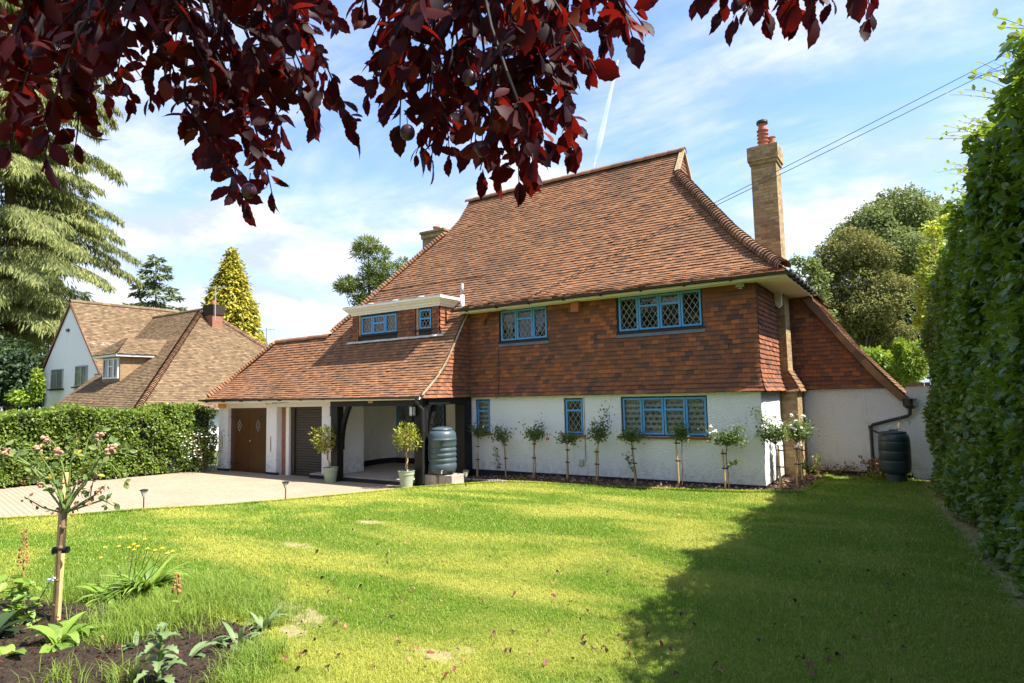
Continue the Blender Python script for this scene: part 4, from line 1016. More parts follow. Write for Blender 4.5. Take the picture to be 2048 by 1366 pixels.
# ------------------------------------------------------------------ hedges
def hedge(name, label, face, y0, y1, z1, depth, n, L, m, seed, sgn, lean=0.0, core=.16, sprigs=0, drop=0.0):
    """clipped hedge along Y: face(y) = X of the clipped face, growing to depth on the far side (sgn +1: body at larger X)"""
    r = np.random.RandomState(seed)
    base = (face((y0+y1)/2)+sgn*depth/2, (y0+y1)/2, float(gz(face((y0+y1)/2), (y0+y1)/2)))
    t = thing(name, label, 'hedge', base)
    ztop = lambda y: z1-drop*np.clip(-7.3-np.asarray(y, float), 0, 5)+.07*np.sin(2.1*y+1)+.05*np.sin(5.3*y)
    A_f = (y1-y0)*z1; A_t = (y1-y0)*depth; A_e = depth*z1; tot = A_f*1.5+A_t*.8+A_e*.8
    P_, N_ = [], []
    k = int(n*A_f*1.5/tot); y = y0+(y1-y0)*r.rand(k); g0 = gz(face(y), y); z = g0+.04+(ztop(y)-g0)*r.rand(k)**.95
    bulge = .15*np.sin(1.7*y+1.3*z)*np.cos(2.3*z-.6*y)+.09*np.sin(5*y+z)*np.sin(4.3*z)+.05*np.sin(11*y-2*z)*np.sin(9*z+y)
    x = face(y)+sgn*(lean*sst(-7, 0, y)*(z-.3)-bulge*.8+np.abs(r.randn(k))*.10-.06)
    P_.append(np.stack([x, y, z], -1)); N_.append(np.tile([-sgn, 0, .25], (k, 1)))
    k = int(n*A_t*.8/tot); y = y0+(y1-y0)*r.rand(k); x = face(y)+sgn*(lean*sst(-7, 0, y)*(z1-.3)+depth*r.rand(k)); z = ztop(y)-np.abs(r.randn(k))*.09+.04
    P_.append(np.stack([x, y, z], -1)); N_.append(np.tile([0, 0, 1.], (k, 1)))
    for ye, s in ((y0, -1), (y1, 1)):
        k = int(n*A_e*.4/tot); z = .1+(z1-.1)*r.rand(k); x = face(ye)+sgn*(lean*sst(-7, 0, ye)*(z-.3)+depth*r.rand(k)); y = ye-s*np.abs(r.randn(k))*.1
        P_.append(np.stack([x, np.full(k, ye)+s*.03-s*np.abs(r.randn(k))*.1, z], -1)); N_.append(np.tile([0, s, .2], (k, 1)))
    p = np.concatenate(P_); nn = np.concatenate(N_); keep = (lumpy(p, 3.1, seed) > -.62) | (r.rand(len(p)) < .25); p = p[keep]; nn = nn[keep]; k = len(p)
    f = unit(nn*.55+rdir(k, r)*.9-UP*.35); up = unit(nn*.7+UP*.5+rdir(k, r)*.65)
    Ls = L*(.65+.6*r.rand(k)); V, F = leaves(p, f, up, Ls, Ls*.66)
    obj_np('foliage', V, F, M[m], t)
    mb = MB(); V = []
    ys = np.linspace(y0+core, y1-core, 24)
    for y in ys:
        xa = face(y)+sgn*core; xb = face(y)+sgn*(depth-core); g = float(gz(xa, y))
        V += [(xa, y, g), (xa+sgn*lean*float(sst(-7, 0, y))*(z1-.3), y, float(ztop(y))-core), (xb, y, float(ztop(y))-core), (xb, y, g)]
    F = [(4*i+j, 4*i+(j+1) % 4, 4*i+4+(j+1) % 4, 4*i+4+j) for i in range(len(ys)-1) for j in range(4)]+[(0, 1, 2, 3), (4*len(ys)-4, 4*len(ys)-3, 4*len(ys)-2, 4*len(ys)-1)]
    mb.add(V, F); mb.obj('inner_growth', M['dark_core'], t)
    if sprigs:
        mb = MB(); C_, F_, U_ = [], [], []
        for i in range(sprigs):
            y = y0+(y1-y0)*r.rand(); b = np.array([face(y)+sgn*(lean*float(sst(-7, 0, y))*(z1-.3)+.02+.3*r.rand()), y, float(ztop(y))-.1]); d = unit(np.array([-sgn*(.6+r.rand()*.8), r.randn()*.4, .5+r.rand()*.6])); ln = .25+.35*r.rand()
            pts = [b+d*ln*q+UP*(.05*q-.12*q*q) for q in np.linspace(0, 1, 6)]; mb.tube(pts, [.004, .0035, .003, .0025, .002, .0015], 4)
            for q in range(1, 6):
                C_.append(pts[q]); F_.append(unit(d+r.randn(3)*.7)); U_.append(unit(UP+r.randn(3)*.5))
        mb.obj('sprig', M['stem'], t); V, F = leaves(np.array(C_), np.array(F_), np.array(U_), .055, .036); obj_np('sprig_leaves', V, F, M['bright_leaf'], t)
    return t
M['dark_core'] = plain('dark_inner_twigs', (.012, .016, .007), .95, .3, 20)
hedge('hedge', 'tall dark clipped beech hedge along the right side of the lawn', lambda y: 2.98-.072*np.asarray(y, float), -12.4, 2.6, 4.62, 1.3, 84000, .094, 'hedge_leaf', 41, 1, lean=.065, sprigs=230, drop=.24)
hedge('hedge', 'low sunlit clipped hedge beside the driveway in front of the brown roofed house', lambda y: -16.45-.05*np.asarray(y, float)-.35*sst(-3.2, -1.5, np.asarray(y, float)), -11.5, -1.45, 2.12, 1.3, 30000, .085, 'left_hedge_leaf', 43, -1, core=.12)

# ------------------------------------------------------------------ neighbour's house
NB = thing('neighbouring_house', 'white gabled house with brown tiled roofs behind the low hedge', 'house', (-33, 6, .1))
ZR, YR, XA = 7.45, 6.2, -30.8
sl = .85
def nplane(y): return ZR-sl*(YR-y)
t1 = tiled('roof', NB, M['brown_roof'], [(0.2-0, nplane(-.2)), (-YR, ZR)], O=(0, 0), A=(1, 0), N=(0, -1), LR=lambda d, z: (-36.6 if d < -2.2 else -33.1, XA+(ZR-z)/sl), seed=51, g=.12, w=.19)
V_, F_, U_, G_ = tile_field([(XA+(ZR-1.9)/sl, 1.9), (XA, ZR)], (0, 0), (0, 1), (1, 0), lambda d, z: (YR-(ZR-z)/sl, YR+(ZR-z)*1.0), seed=52, g=.12, w=.19)
e = obj_np('hip_roof', V_, F_, M['brown_roof'], NB); obj_np('underlay', U_, G_, M['underlay'], e)
# gable wing
YG, XG, ZG = 2.0, -36.6, 8.0
zl = lambda x: ZG-(ZG-4.0)/3.75*abs(x-XG)
mb = MB(); mb.prism([(-40.1, YG, 0), (-32.75, YG, 0), (-32.75, YG, 3.9), (XG, YG, ZG-.05), (-40.1, YG, 4.05)], (0, 6, 0))
mb.obj('gable_wall', M['neigh_render'], NB)
GP = [(3.95, 3.85), (0, 8.05)]
for s in (-1, 1):
    V_, F_, U_, G_ = tile_field([(3.95, 3.80), (2.2, 5.62), (0, 8.05)], (XG, 0), (0, 1), (s, 0), lambda d, z: (YG-.08, 8.6), seed=53+s, g=.12, w=.19)
    e = obj_np('gable_roof', V_, F_, M['brown_roof'], NB); obj_np('underlay', U_, G_, M['underlay'], e)
mb = MB()
for s in (-1, 1): mb.obox((XG, YG-.10, 8.0), (s*3.95, 0, -4.22), (0, .03, 0), (0, 0, -.16))
mb.obj('barge_board', M['red_brick'], NB)
mb = MB(); mb.box(-40.2, -39.8, YG-.1, YG, 3.78, 4.0); mb.box(-33.25, -32.55, YG-.12, YG, 3.62, 3.86); mb.objs('brick_corbel', M['red_brick'], NB)
for (x0, x1, za, zb_) in ((-38.75, -37.25, 3.22, 4.30), (-35.7, -34.3, 3.28, 4.38)):
    window(NB, (0, YG), (1, 0), (0, -1), x0, x1, za, zb_, [(x0+.03, x0+.72, za+.75), (x0+.74, x1-.03, None)], setback=-.04, blue=M['steel'], frame=M['lead'], lead=False)
mb = MB(); mb.box(-38.95, -37.1, YG-.14, YG, 3.12, 3.20); mb.box(-35.9, -34.15, YG-.14, YG, 3.18, 3.26); mb.objs('window_sill', M['gutter'], NB)
mb = MB(); mb.box(-36.95, -36.7, YG-.09, YG, 6.35, 6.5); mb.obj('bat_box', M['gutter'], NB)
# front dormer
mb = MB(); dy0, dx0, dx1 = 1.35, -31.15, -29.35
mb.box(dx0, dx1, dy0, 5.0, 3.2, 4.55); mb.obj('dormer', M['tan_boards'], NB)
window(NB, (0, dy0), (1, 0), (0, -1), dx0+.15, dx1-.1, 3.5, 4.5, [(dx0+.18, dx0+.72, None), (dx0+.74, dx0+1.24, 4.1), (dx0+1.26, dx1-.13, None)], setback=-.04, blue=M['white_paint'], frame=M['white_paint'], lead=False)
mb = MB(); mb.box(dx0-.4, dx1+.25, dy0-.3, 4.6, 4.55, 4.67); mb.obj('dormer_fascia', M['white_paint'], NB)
mb = MB(); mb.obox((dx0-.1, dy0-.02, 3.16), (dx1-dx0+.3, 0, 0), (0, -.5, -.40), (0, -.02, .03)); mb.obj('lead_apron', M['pale_flash'], NB)
dd = dict(g=.12, w=.19)
V_, F_, U_, G_ = tile_field([(0.05, 4.66), (-1.0, 5.55)], (dx1+.25, 0), (0, 1), (1, 0), lambda d, z: (dy0-.3+(z-4.66)*1.1, 6.0), seed=57, **dd)
e = obj_np('dormer_roof', V_, F_, M['brown_roof'], NB); obj_np('underlay', U_, G_, M['underlay'], e)
V_, F_, U_, G_ = tile_field([(.05, 4.66), (-1.0, 5.55)], (0, dy0-.3), (1, 0), (0, -1), lambda d, z: (dx0-.4+(z-4.66)*1.1, dx1+.25-(z-4.66)*1.1), seed=58, **dd)
e = obj_np('dormer_roof', V_, F_, M['brown_roof'], NB); obj_np('underlay', U_, G_, M['underlay'], e)
mb = MB(); mb.poly([(dx0-.4, dy0-.3, 4.66), (dx0-.4, 4.6, 4.66), (dx0+.6, 5.4, 5.55), (dx0+.6, dy0+.7, 5.55)]); mb.poly([(dx0+.6, dy0+.7, 5.55), (dx1-.75, dy0+.7, 5.55), (dx1-.75, 6, 5.56), (dx0+.6, 6, 5.56)]); mb.obj('dormer_deck', M['brown_roof'], NB)
# ridges, hips
mb = MB(); zq = np.linspace(2.0, 7.3, 30)
caps(mb, [(XA+(ZR-z)/sl+.01, YR-(ZR-z)/sl-.01, z+.05) for z in zq], .13, .16, .22, lift=.06)
mb.obj('bonnet_hip', M['bonnet'], NB)
mb = MB(); caps(mb, [(XA+(ZR-z)/sl, YR+(ZR-z)*1.0, z+.05) for z in zq], .13, .16, .22, lift=.06); mb.obj('bonnet_hip', M['bonnet'], NB)
mb = MB(); caps(mb, [(-36.6, YR, ZR+.02), (XA+.05, YR, ZR+.02)], .4, .14, .42, taper=1.0, lift=.012, span=95); mb.obj('ridge', M['brown_roof'], NB)
mb = MB(); caps(mb, [(XG, YG-.08, 8.06), (XG, 8.0, 8.06)], .4, .14, .42, taper=1.0, lift=.012, span=95); mb.obj('ridge', M['brown_roof'], NB)
mb = MB(); mb.prism([(-33.1, 0, nplane(-.2)-.1), (-33.1, 4.0, nplane(4.0)-.1), (-33.1, 4, 1.5), (-33.1, 0, 1.5)], (.1, 0, 0)); mb.prism([(-33.1, -.1, 0), (XA+5.8, .4, 0), (XA+5.8, .4, 2.0), (-33.1, -.1, 2.0)], (0, .2, 0)); mb.box(XA+5.8, XA+6, .4, 12, 0, 1.95)
mb.obj('wall', M['neigh_render'], NB)
mb = MB(); mb.box(-30.25, -29.45, 6.0, 6.6, 4.5, 7.05); nc = mb.obj('chimney', M['red_brick'], NB)
mb = MB(); mb.box(-30.31, -29.39, 5.94, 6.66, 7.05, 7.6); mb.obj('sooty_cap', M['soil'], nc); mb = MB(); mb.lathe((-29.85, 6.3, 7.6), [(.14, 0), (.12, .3), (.15, .34)], 12); mb.obj('chimney_pot', M['terracotta'], nc)
mb = MB(); mb.obox((-29.24, 5.95, 5.3), (.9, 0, -.75), (0, 1.0, 0), (.03, 0, .05)); mb.obj('lead_flashing', M['pale_flash'], NB)
mb = MB(); mb.tube([(-29.2, 6.0, 6.7), (-29.2, 6.0, 8.6)], .03, 6); mb.tube([(-29.7, 5.7, 8.5), (-28.7, 6.3, 8.5)], .02, 5)
for q in np.linspace(0, 1, 6): c_ = np.array([-29.7, 5.7, 8.5])*(1-q)+np.array([-28.7, 6.3, 8.5])*q; mb.tube([c_+(-.15, .25, 0), c_+(.15, -.25, 0)], .012, 4)
mb.obj('aerial', M['steel'], NB)
mb = MB()
for q in np.linspace(0, 1, 1): pass
pa = at(533, 700, D=42); mb.tube([pa, at(533, 655, D=42)], .03, 6); mb.tube([at(515, 662, D=42), at(549, 658, D=42)], .02, 5)
for q in range(5): u_ = 516+8*q; mb.tube([at(u_, 658, D=42), at(u_+1, 665, D=42.4)], .012, 4)
ae = mb.obj('roof_aerial', M['steel'], None); ae['label'] = 'thin television aerial standing right of the golden conifer'; ae['category'] = 'aerial'
# garden wall on the right
gw = thing('garden_wall', 'white roughcast wall with brick coping running from the cottage to the tall hedge', 'wall', (3.0, 3.1, .3))
mb = MB(); mb.box(2.405, 4.6, 2.96, 3.2, .1, 2.28); mb.obj('wall', M['white_render'], gw)
mb = MB()
for i, x in enumerate(np.arange(2.41, 4.5, .115)): mb.box(x, x+.106, 2.92, 3.24, 2.281, 2.281+.075+.008*rs.rand())
mb.obj('brick_coping', M['red_brick'], gw)

# ------------------------------------------------------------------ trees
tree('broadleaf_tree', 'tall rounded grey green tree rising behind the right end of the cottage', (1800, 800), 40, 'ash_leaf',
     [(1800, 430, 62, 52), (1745, 455, 48, 45, -1), (1855, 450, 50, 48, 1), (1700, 480, 38, 36), (1860, 520, 55, 50), (1790, 510, 70, 52, -2), (1820, 590, 70, 55), (1890, 470, 30, 40)], 50000, .19, 61, trunk=.35, gap=.32)
tree('broadleaf_tree', 'olive bronze leaved tree in front of the tall grey green one', (1725, 800), 36, 'bronze_leaf',
     [(1700, 500, 48, 42), (1660, 520, 36, 38), (1745, 520, 42, 38), (1640, 560, 26, 30, 1), (1700, 570, 48, 40), (1770, 580, 46, 34, -1), (1740, 620, 60, 38, -1), (1690, 650, 60, 34), (1760, 670, 56, 28), (1650, 630, 36, 40)], 38000, .155, 62, trunk=.28, gap=.38)
tree('ivy_clad_tree', 'dark green shaded growth at the foot of the bronze tree', (1780, 800), 38, 'dark_leaf',
     [(1690, 620, 50, 40), (1740, 680, 70, 44), (1810, 650, 50, 60), (1670, 680, 50, 36), (1640, 640, 22, 30)], 12000, .26, 63, trunk=.22, gap=.2)
tree('slender_tree', 'small thin leaved tree just right of the tall chimney', (1625, 800), 34, 'ash_leaf',
     [(1620, 530, 22, 16), (1600, 550, 22, 18), (1640, 560, 22, 24), (1615, 580, 30, 20), (1635, 600, 24, 24), (1650, 640, 24, 26), (1595, 520, 12, 10)], 2600, .2, 64, trunk=.09, gap=.55, shell=.5)
tree('laurel_bush', 'bright green sunlit bush over the garden wall', (1755, 790), 21, 'bright_leaf',
     [(1745, 722, 32, 26), (1775, 740, 36, 28), (1725, 735, 24, 24), (1800, 752, 40, 26)], 5200, .12, 65, trunk=.07, gap=.15)
tree('conifer_bush', 'feathery yellow green bush between the laurel and the tall hedge', (1815, 790), 20, 'bright_leaf',
     [(1815, 730, 24, 34), (1835, 715, 22, 34), (1800, 700, 8, 22)], 4200, .16, 66, trunk=.06, gap=.1, wr=.22)
yb_ = thing('young_beech', 'yellow sunlit leafy shoots at the far end of the tall hedge', 'bush', (3.35, 3.9, .3))
mb = MB()
YC = [(1866, 460, 20, 20), (1858, 505, 19, 24), (1852, 550, 19, 26), (1846, 595, 18, 26), (1842, 640, 15, 24), (1880, 520, 22, 50), (1875, 600, 22, 50), (1893, 440, 16, 16)]
ycl = pxclumps(YC, 16.5)
for c, r_ in ycl: mb.tube([(3.35, 3.9, .25), (3.3, 3.9, 2.0), c], [.03, .02, .006], 6)
mb.obj('stem', M['stem'], yb_); crown('crown', yb_, M['yellow_leaf'], ycl, 6500, .09, 67, .64, .55, .3, .4)
tree('pine_tree', 'scraggy pine with bare twisted limbs behind the left of the roof', (740, 800), 34, 'pine_leaf',
     [(735, 490, 26, 14), (722, 505, 18, 14), (762, 510, 20, 15), (752, 535, 22, 15), (735, 545, 16, 12), (783, 545, 26, 18), (806, 530, 14, 12), (700, 568, 24, 12), (688, 575, 18, 10), (715, 585, 18, 12), (735, 600, 20, 12), (720, 605, 14, 10), (770, 570, 26, 20), (745, 565, 22, 14)], 9000, .26, 68, trunk=.13, gap=.5, wr=.16, droop=-.2)
def golden():
    ap = at(465, 503, D=50); bs = at(474, 800, D=50); bs[2] = 0.0
    t = thing('golden_conifer', 'dense golden yellow cone shaped conifer behind the brown roof', 'tree', bs)
    mb = MB(); mb.tube([bs, ap-UP*.4], [.35, .04], 8); mb.obj('trunk', M['bark'], t)
    r = np.random.RandomState(71); hgt = ap[2]-bs[2]; C_, F_, U_ = [], [], []
    n = 2600
    q = r.rand(n)**.65; a = r.rand(n)*6.283
    rad = .05+q**.8*3.4*(1+.13*np.sin(5*a+q*22)); z = ap[2]-q*hgt*.78
    ctr = np.stack([ap[0]+(bs[0]-ap[0])*q+rad*np.cos(a), ap[1]+rad*np.sin(a), z], -1)
    od = np.stack([np.cos(a), np.sin(a), np.zeros(n)], -1)
    for i in range(14):
        off = r.randn(n, 3)*.2; C_.append(ctr-od*.28+off); F_.append(unit(od*.7-UP*.55+r.randn(n, 3)*.45)); U_.append(unit(od*.5+UP*.8+r.randn(n, 3)*.4))
    V, F = leaves(np.concatenate(C_), np.concatenate(F_), np.concatenate(U_), .36*(.6+.8*r.rand(14*n)), .17, T_DIA)
    obj_np('crown', V, F, M['gold_leaf'], t)
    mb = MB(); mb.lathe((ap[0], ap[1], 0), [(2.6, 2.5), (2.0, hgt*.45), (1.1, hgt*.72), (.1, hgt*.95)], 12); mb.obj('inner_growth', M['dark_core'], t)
golden()
def layered(name, label, apx, base_px, D, rmax, m, nb, seed, L, W, top_off=0, droop=.3, z_lo=.12, z_hi=1.0, power=.8, per=60, az=None, twig=1.0, hang=.9):
    """conifer of drooping layered boughs with hanging sprays"""
    ap = at(*apx, D=D); bs = at(*base_px, D=D); bs[2] = 0.0; r = np.random.RandomState(seed); h = ap[2]
    t = thing(name, label, 'tree', bs); axis = lambda z: bs+(ap-bs)*(z/h)
    mb = MB(); mb.tube([bs, axis(h*.5), ap], [.02*h*.5, .013*h*.5, .04], 9); mb.obj('trunk', M['bark'], t)
    lb = MB(); C_, F_, U_ = [], [], []
    for i in range(nb):
        q = z_lo+(z_hi-z_lo)*(i+r.rand())/nb; z = h*q; a = r.rand()*6.283 if az is None else az[0]+(az[1]-az[0])*r.rand()
        ln = rmax*((1-q)**power)*(.75+.35*r.rand())+.25; d = np.array([math.cos(a), math.sin(a), 0]); sd = np.array([-d[1], d[0], 0]); o = axis(z)
        bend = lambda s: o+d*ln*s+UP*(ln*(.12*s-droop*s*s))
        lb.tube([bend(s) for s in np.linspace(0, 1, 6)], [.06*ln/6+.01]+[.05*ln/6*(1-s)+.006 for s in (.2, .4, .6, .8, 1)], 5)
        k = int(per*(.35+ln/rmax)); s = .12+.88*r.rand(k)**.75; side = r.randn(k)*.42*(ln*.26*twig)*(1.15-s)
        p = o+d*(ln*s)[:, None]+UP*(ln*(.12*s-droop*s*s))[:, None]+sd*side[:, None]*1.6-UP*(np.abs(side)*.35)[:, None]+r.randn(k, 3)*.08
        C_.append(p); F_.append(unit(d*(.55*(1-hang)+.25)+sd*np.sign(side)[:, None]*.3-UP*hang+r.randn(k, 3)*.28)); U_.append(unit(d*.6+UP*.5+r.randn(k, 3)*.5))
    lb.obj('bough', M['bark'], t); C_ = np.concatenate(C_); k = len(C_)
    V, F = leaves(C_, np.concatenate(F_), np.concatenate(U_), L*(.5+r.rand(k)), W*(.7+.6*r.rand(k)), T_DIA)
    obj_np('crown', V, F, M[m], t); return t
layered('deodar_cedar', 'huge deodar cedar with drooping yellow green boughs at the left edge', (20, -420), (25, 800), 46, 9.0, 'cedar_leaf', 230, 73, .50, .085, droop=.40, z_lo=.13, z_hi=.8, power=.42, per=760, hang=1.15)
layered('blue_cedar', 'bluish grey cedar with flat layers behind the gabled house', (60, 470), (25, 800), 52, 8.0, 'blue_cedar_leaf', 70, 74, .6, .16, droop=.16, z_lo=.15, power=.5, per=170, hang=.35)
layered('spruce_tree', 'small grey green pointed conifer between the cedar and the golden conifer', (312, 513), (312, 800), 60, 5.6, 'spruce_leaf', 80, 75, .55, .17, droop=.16, z_lo=.22, power=.75, per=110, hang=.3)
tree('dark_shrub', 'dark green shrub at the left edge beside the white gable', (40, 830), 36, 'dark_leaf', [(20, 740, 60, 60), (60, 780, 36, 40), (-30, 760, 60, 60)], 6000, .26, 76, trunk=.1, gap=.15)
tree('yellow_shrub', 'small yellow green shrub lit by the sun before the dark shrub', (45, 830), 34, 'bright_leaf', [(50, 795, 26, 14), (75, 770, 8, 30)], 1200, .2, 77, trunk=.05, gap=.4)
for i, (x, y, h_, lab) in enumerate([(-19, -33, 13, 'roadside tree mirrored in the upstairs windows, farthest left'), (-9, -37, 15, 'roadside tree mirrored in the windows, behind the camera'), (-29, -27, 12, 'roadside tree by the driveway mouth'), (2, -36, 13, 'roadside tree at the right of the row'), (-13, -29, 9, 'smaller roadside tree mirrored in the ground floor windows')]):
    t = thing('roadside_tree', lab, 'tree', (x, y, .6), 'trees across the road')
    mb = MB(); mb.tube([(x, y, .3), (x+.2, y, h_*.4), (x, y+.2, h_*.8)], [.35, .28, .08], 8); mb.obj('trunk', M['bark'], t)
    crown('crown', t, M['dark_leaf'], [((x, y, h_*.62), (3.6, 3.2, h_*.34)), ((x-2.4, y+.5, h_*.45), (2.8, 2.6, h_*.25)), ((x+2.5, y-.4, h_*.48), (2.8, 2.6, h_*.27))], 2600, .75, 90+i, gap=.12)

M['dark_twig'] = plain('dark_plum_twig', (.012, .007, .006), .8, .3, 20)
# ------------------------------------------------------------------ purple plum tree overhead
def plum():
    base = (0.9, -15.6, float(gz(.9, -15.6)))
    t = thing('purple_plum_tree', 'purple leaved plum tree whose dark red branches hang across the top of the view', 'tree', base)
    r = np.random.RandomState(81)
    mb = MB(); tr = np.array(base)
    mb.tube([tr, tr+(0, .1, 1.0), tr+(.1, .25, 2.0), tr+(.15, .5, 2.9)], [.14, .12, .11, .09], 10); mb.obj('trunk', M['bark'], t, smooth=True)
    top = tr+(.15, .5, 2.9)
    Lft = [(20, 330), (90, 345), (150, 330), (180, 285), (212, 240), (260, 248), (300, 240), (375, 255), (400, 330), (440, 330), (472, 385), (492, 445), (545, 425), (520, 370), (565, 340), (562, 285), (630, 265), (705, 300), (650, 225), (612, 160), (592, 105), (665, 85), (640, 35), (25, 250), (62, 180), (122, 250), (150, 195), (205, 130), (235, 180), (330, 215), (420, 185), (385, 90), (470, 240), (520, 185), (548, 105), (440, 125), (100, 100), (42, 85), (300, 40), (230, 60), (160, 60), (350, 140), (500, 300), (450, 60), (590, 30), (10, 160), (80, 290), (130, 130), (180, 90), (500, 30), (545, 240), (430, 250), (-30, 300), (-30, 200), (60, 30), (620, 210)]
    Mid = [(722, 52), (742, 110), (735, 232), (745, 190), (772, 240), (800, 290), (832, 342), (862, 350), (900, 350), (960, 375), (1038, 405), (1000, 388), (1065, 370), (1135, 350), (1145, 312), (1095, 262), (1072, 230), (1120, 218), (1130, 168), (1185, 178), (1205, 135), (1265, 108), (1280, 75), (1240, 48), (1180, 20), (850, 250), (905, 295), (950, 325), (880, 180), (800, 150), (950, 250), (1010, 300), (1000, 200), (1050, 150), (900, 80), (980, 80), (1080, 60), (1130, 90), (820, 60), (1150, 130), (1040, 330), (985, 345), (930, 150), (860, 110), (1090, 320), (1055, 280)]
    Rgt = [(1400, -5), (1440, 28), (1466, 42), (1500, 20), (1532, 36), (1560, 10), (1590, 50), (1625, 28), (1665, 10), (1700, -8), (1742, 42)]
    tw = MB(); C_, F_, U_, S_ = [], [], [], []
    def twig(s, e, n, hang=.5):
        s, e = np.array(s), np.array(e); ln = np.linalg.norm(e-s); side = unit(np.cross(e-s, UP)+r.randn(3)*.1)
        ctrl = (s+e)/2+UP*ln*.10+side*ln*.1*r.randn()
        q = np.linspace(0, 1, 10); pts = [(1-a)**2*s+2*a*(1-a)*ctrl+a*a*e for a in q]
        tw.tube(pts, [.003*(1-a*.75)+.0005 for a in q], 5)
        k = max(4, int(ln/.0095)) if n is None else n
        d = unit(e-s)
        for i in range(k):
            a = .10+.90*(i+.5*r.rand())/k; p = (1-a)**2*s+2*a*(1-a)*ctrl+a*a*e
            sg = 1 if i % 2 else -1
            f = unit(d*.45+side*sg*(.55+.3*r.rand())-UP*hang*(.3+.8*r.rand())+r.randn(3)*.42)
            if i >= k-2: f = unit(d*.6-UP*.7+r.randn(3)*.25)
            C_.append(p+f*.008); F_.append(f); U_.append(unit(UP*.4-CF*.6+r.randn(3)*.65)); S_.append(.036+.033*r.rand())
    limbs = []
    for grp, cx, Dm, sx in ((Lft, 330, 1.5, .62), (Mid, 960, 1.42, .62), (Rgt, 1560, 1.35, .8)):
        hub = at(cx, -430 if cx < 1500 else -330, D=Dm+.1); limbs.append(hub)
        for (u, v) in grp:
            D = Dm+r.randn()*.14
            u0 = u*sx+cx*(1-sx)+r.randn()*40; dv = 200+110*r.rand()
            v0 = max(v-dv, -190+60*r.rand()) if v > 60 else v-150-60*r.rand()
            e = at(u, v-(34 if cx < 1300 else 6), D=D); s = at(u0+(u-u0)*max(0, (v-v0-330)/600), v0, D=D+r.randn()*.06)
            twig(s, e, None)
            lead = at(u0*.6+cx*.4, min(v0-150, -160), D=(D+Dm)/2)
            tw.tube([s, s*.7+lead*.3+r.randn(3)*.02, s*.3+lead*.7+r.randn(3)*.02, lead], [.003, .0032, .0036, .004], 5)
            tw.tube([lead, (lead+hub)/2+UP*.03, hub], [.004, .006, .010], 5)
    for i in range(110):      # growth above the frame that shades the hanging twigs
        g = limbs[0] if r.rand() < .62 else limbs[1]
        s = g+r.randn(3)*(.50, .4, .16)+UP*(.08+.35*r.rand()); e = s+unit(r.randn(3)*(1, 1, .3)-UP*.25)*(.25+.2*r.rand())
        q = (e-CAMP); 
        twig(s, e, 12, .3)
    lb = MB()
    for hb in limbs: lb.tube([top, top*.6+hb*.4+UP*.5, top*.25+hb*.75+UP*.35, hb], [.06, .045, .03, .013], 8)
    lb.obj('limb', M['bark'], t, smooth=True)
    tw.obj('twig', M['dark_twig'], t)
    S = np.array(S_); S *= np.where(r.rand(len(S)) < .2, .7, 1.0); V, F = leaves(np.array(C_), np.array(F_), np.array(U_), S, S*(.48+.16*r.rand(len(S))), T_PLUM)
    obj_np('leaf_canopy', V, F, M['plum_leaf'], t, smooth=True)
    for (u, v, D) in [(498, 382, 1.36), (420, 60, 1.5), (130, 165, 1.5), (165, 205, 1.5), (940, 155, 1.3), (965, 298, 1.3), (815, 265, 1.32), (1025, 72, 1.3), (340, 30, 1.5), (1003, 152, 1.35)]:
        mb = MB(); c_ = at(u, v, D=D-.06); mb.sphere(c_, .0155, 14, 9, (1, 1, 1.08)); mb.tube([c_+UP*.015, c_+UP*.04+r.randn(3)*.004], .0012, 4); mb.obj('plum', M['plum_fruit'], t, smooth=True)
plum()

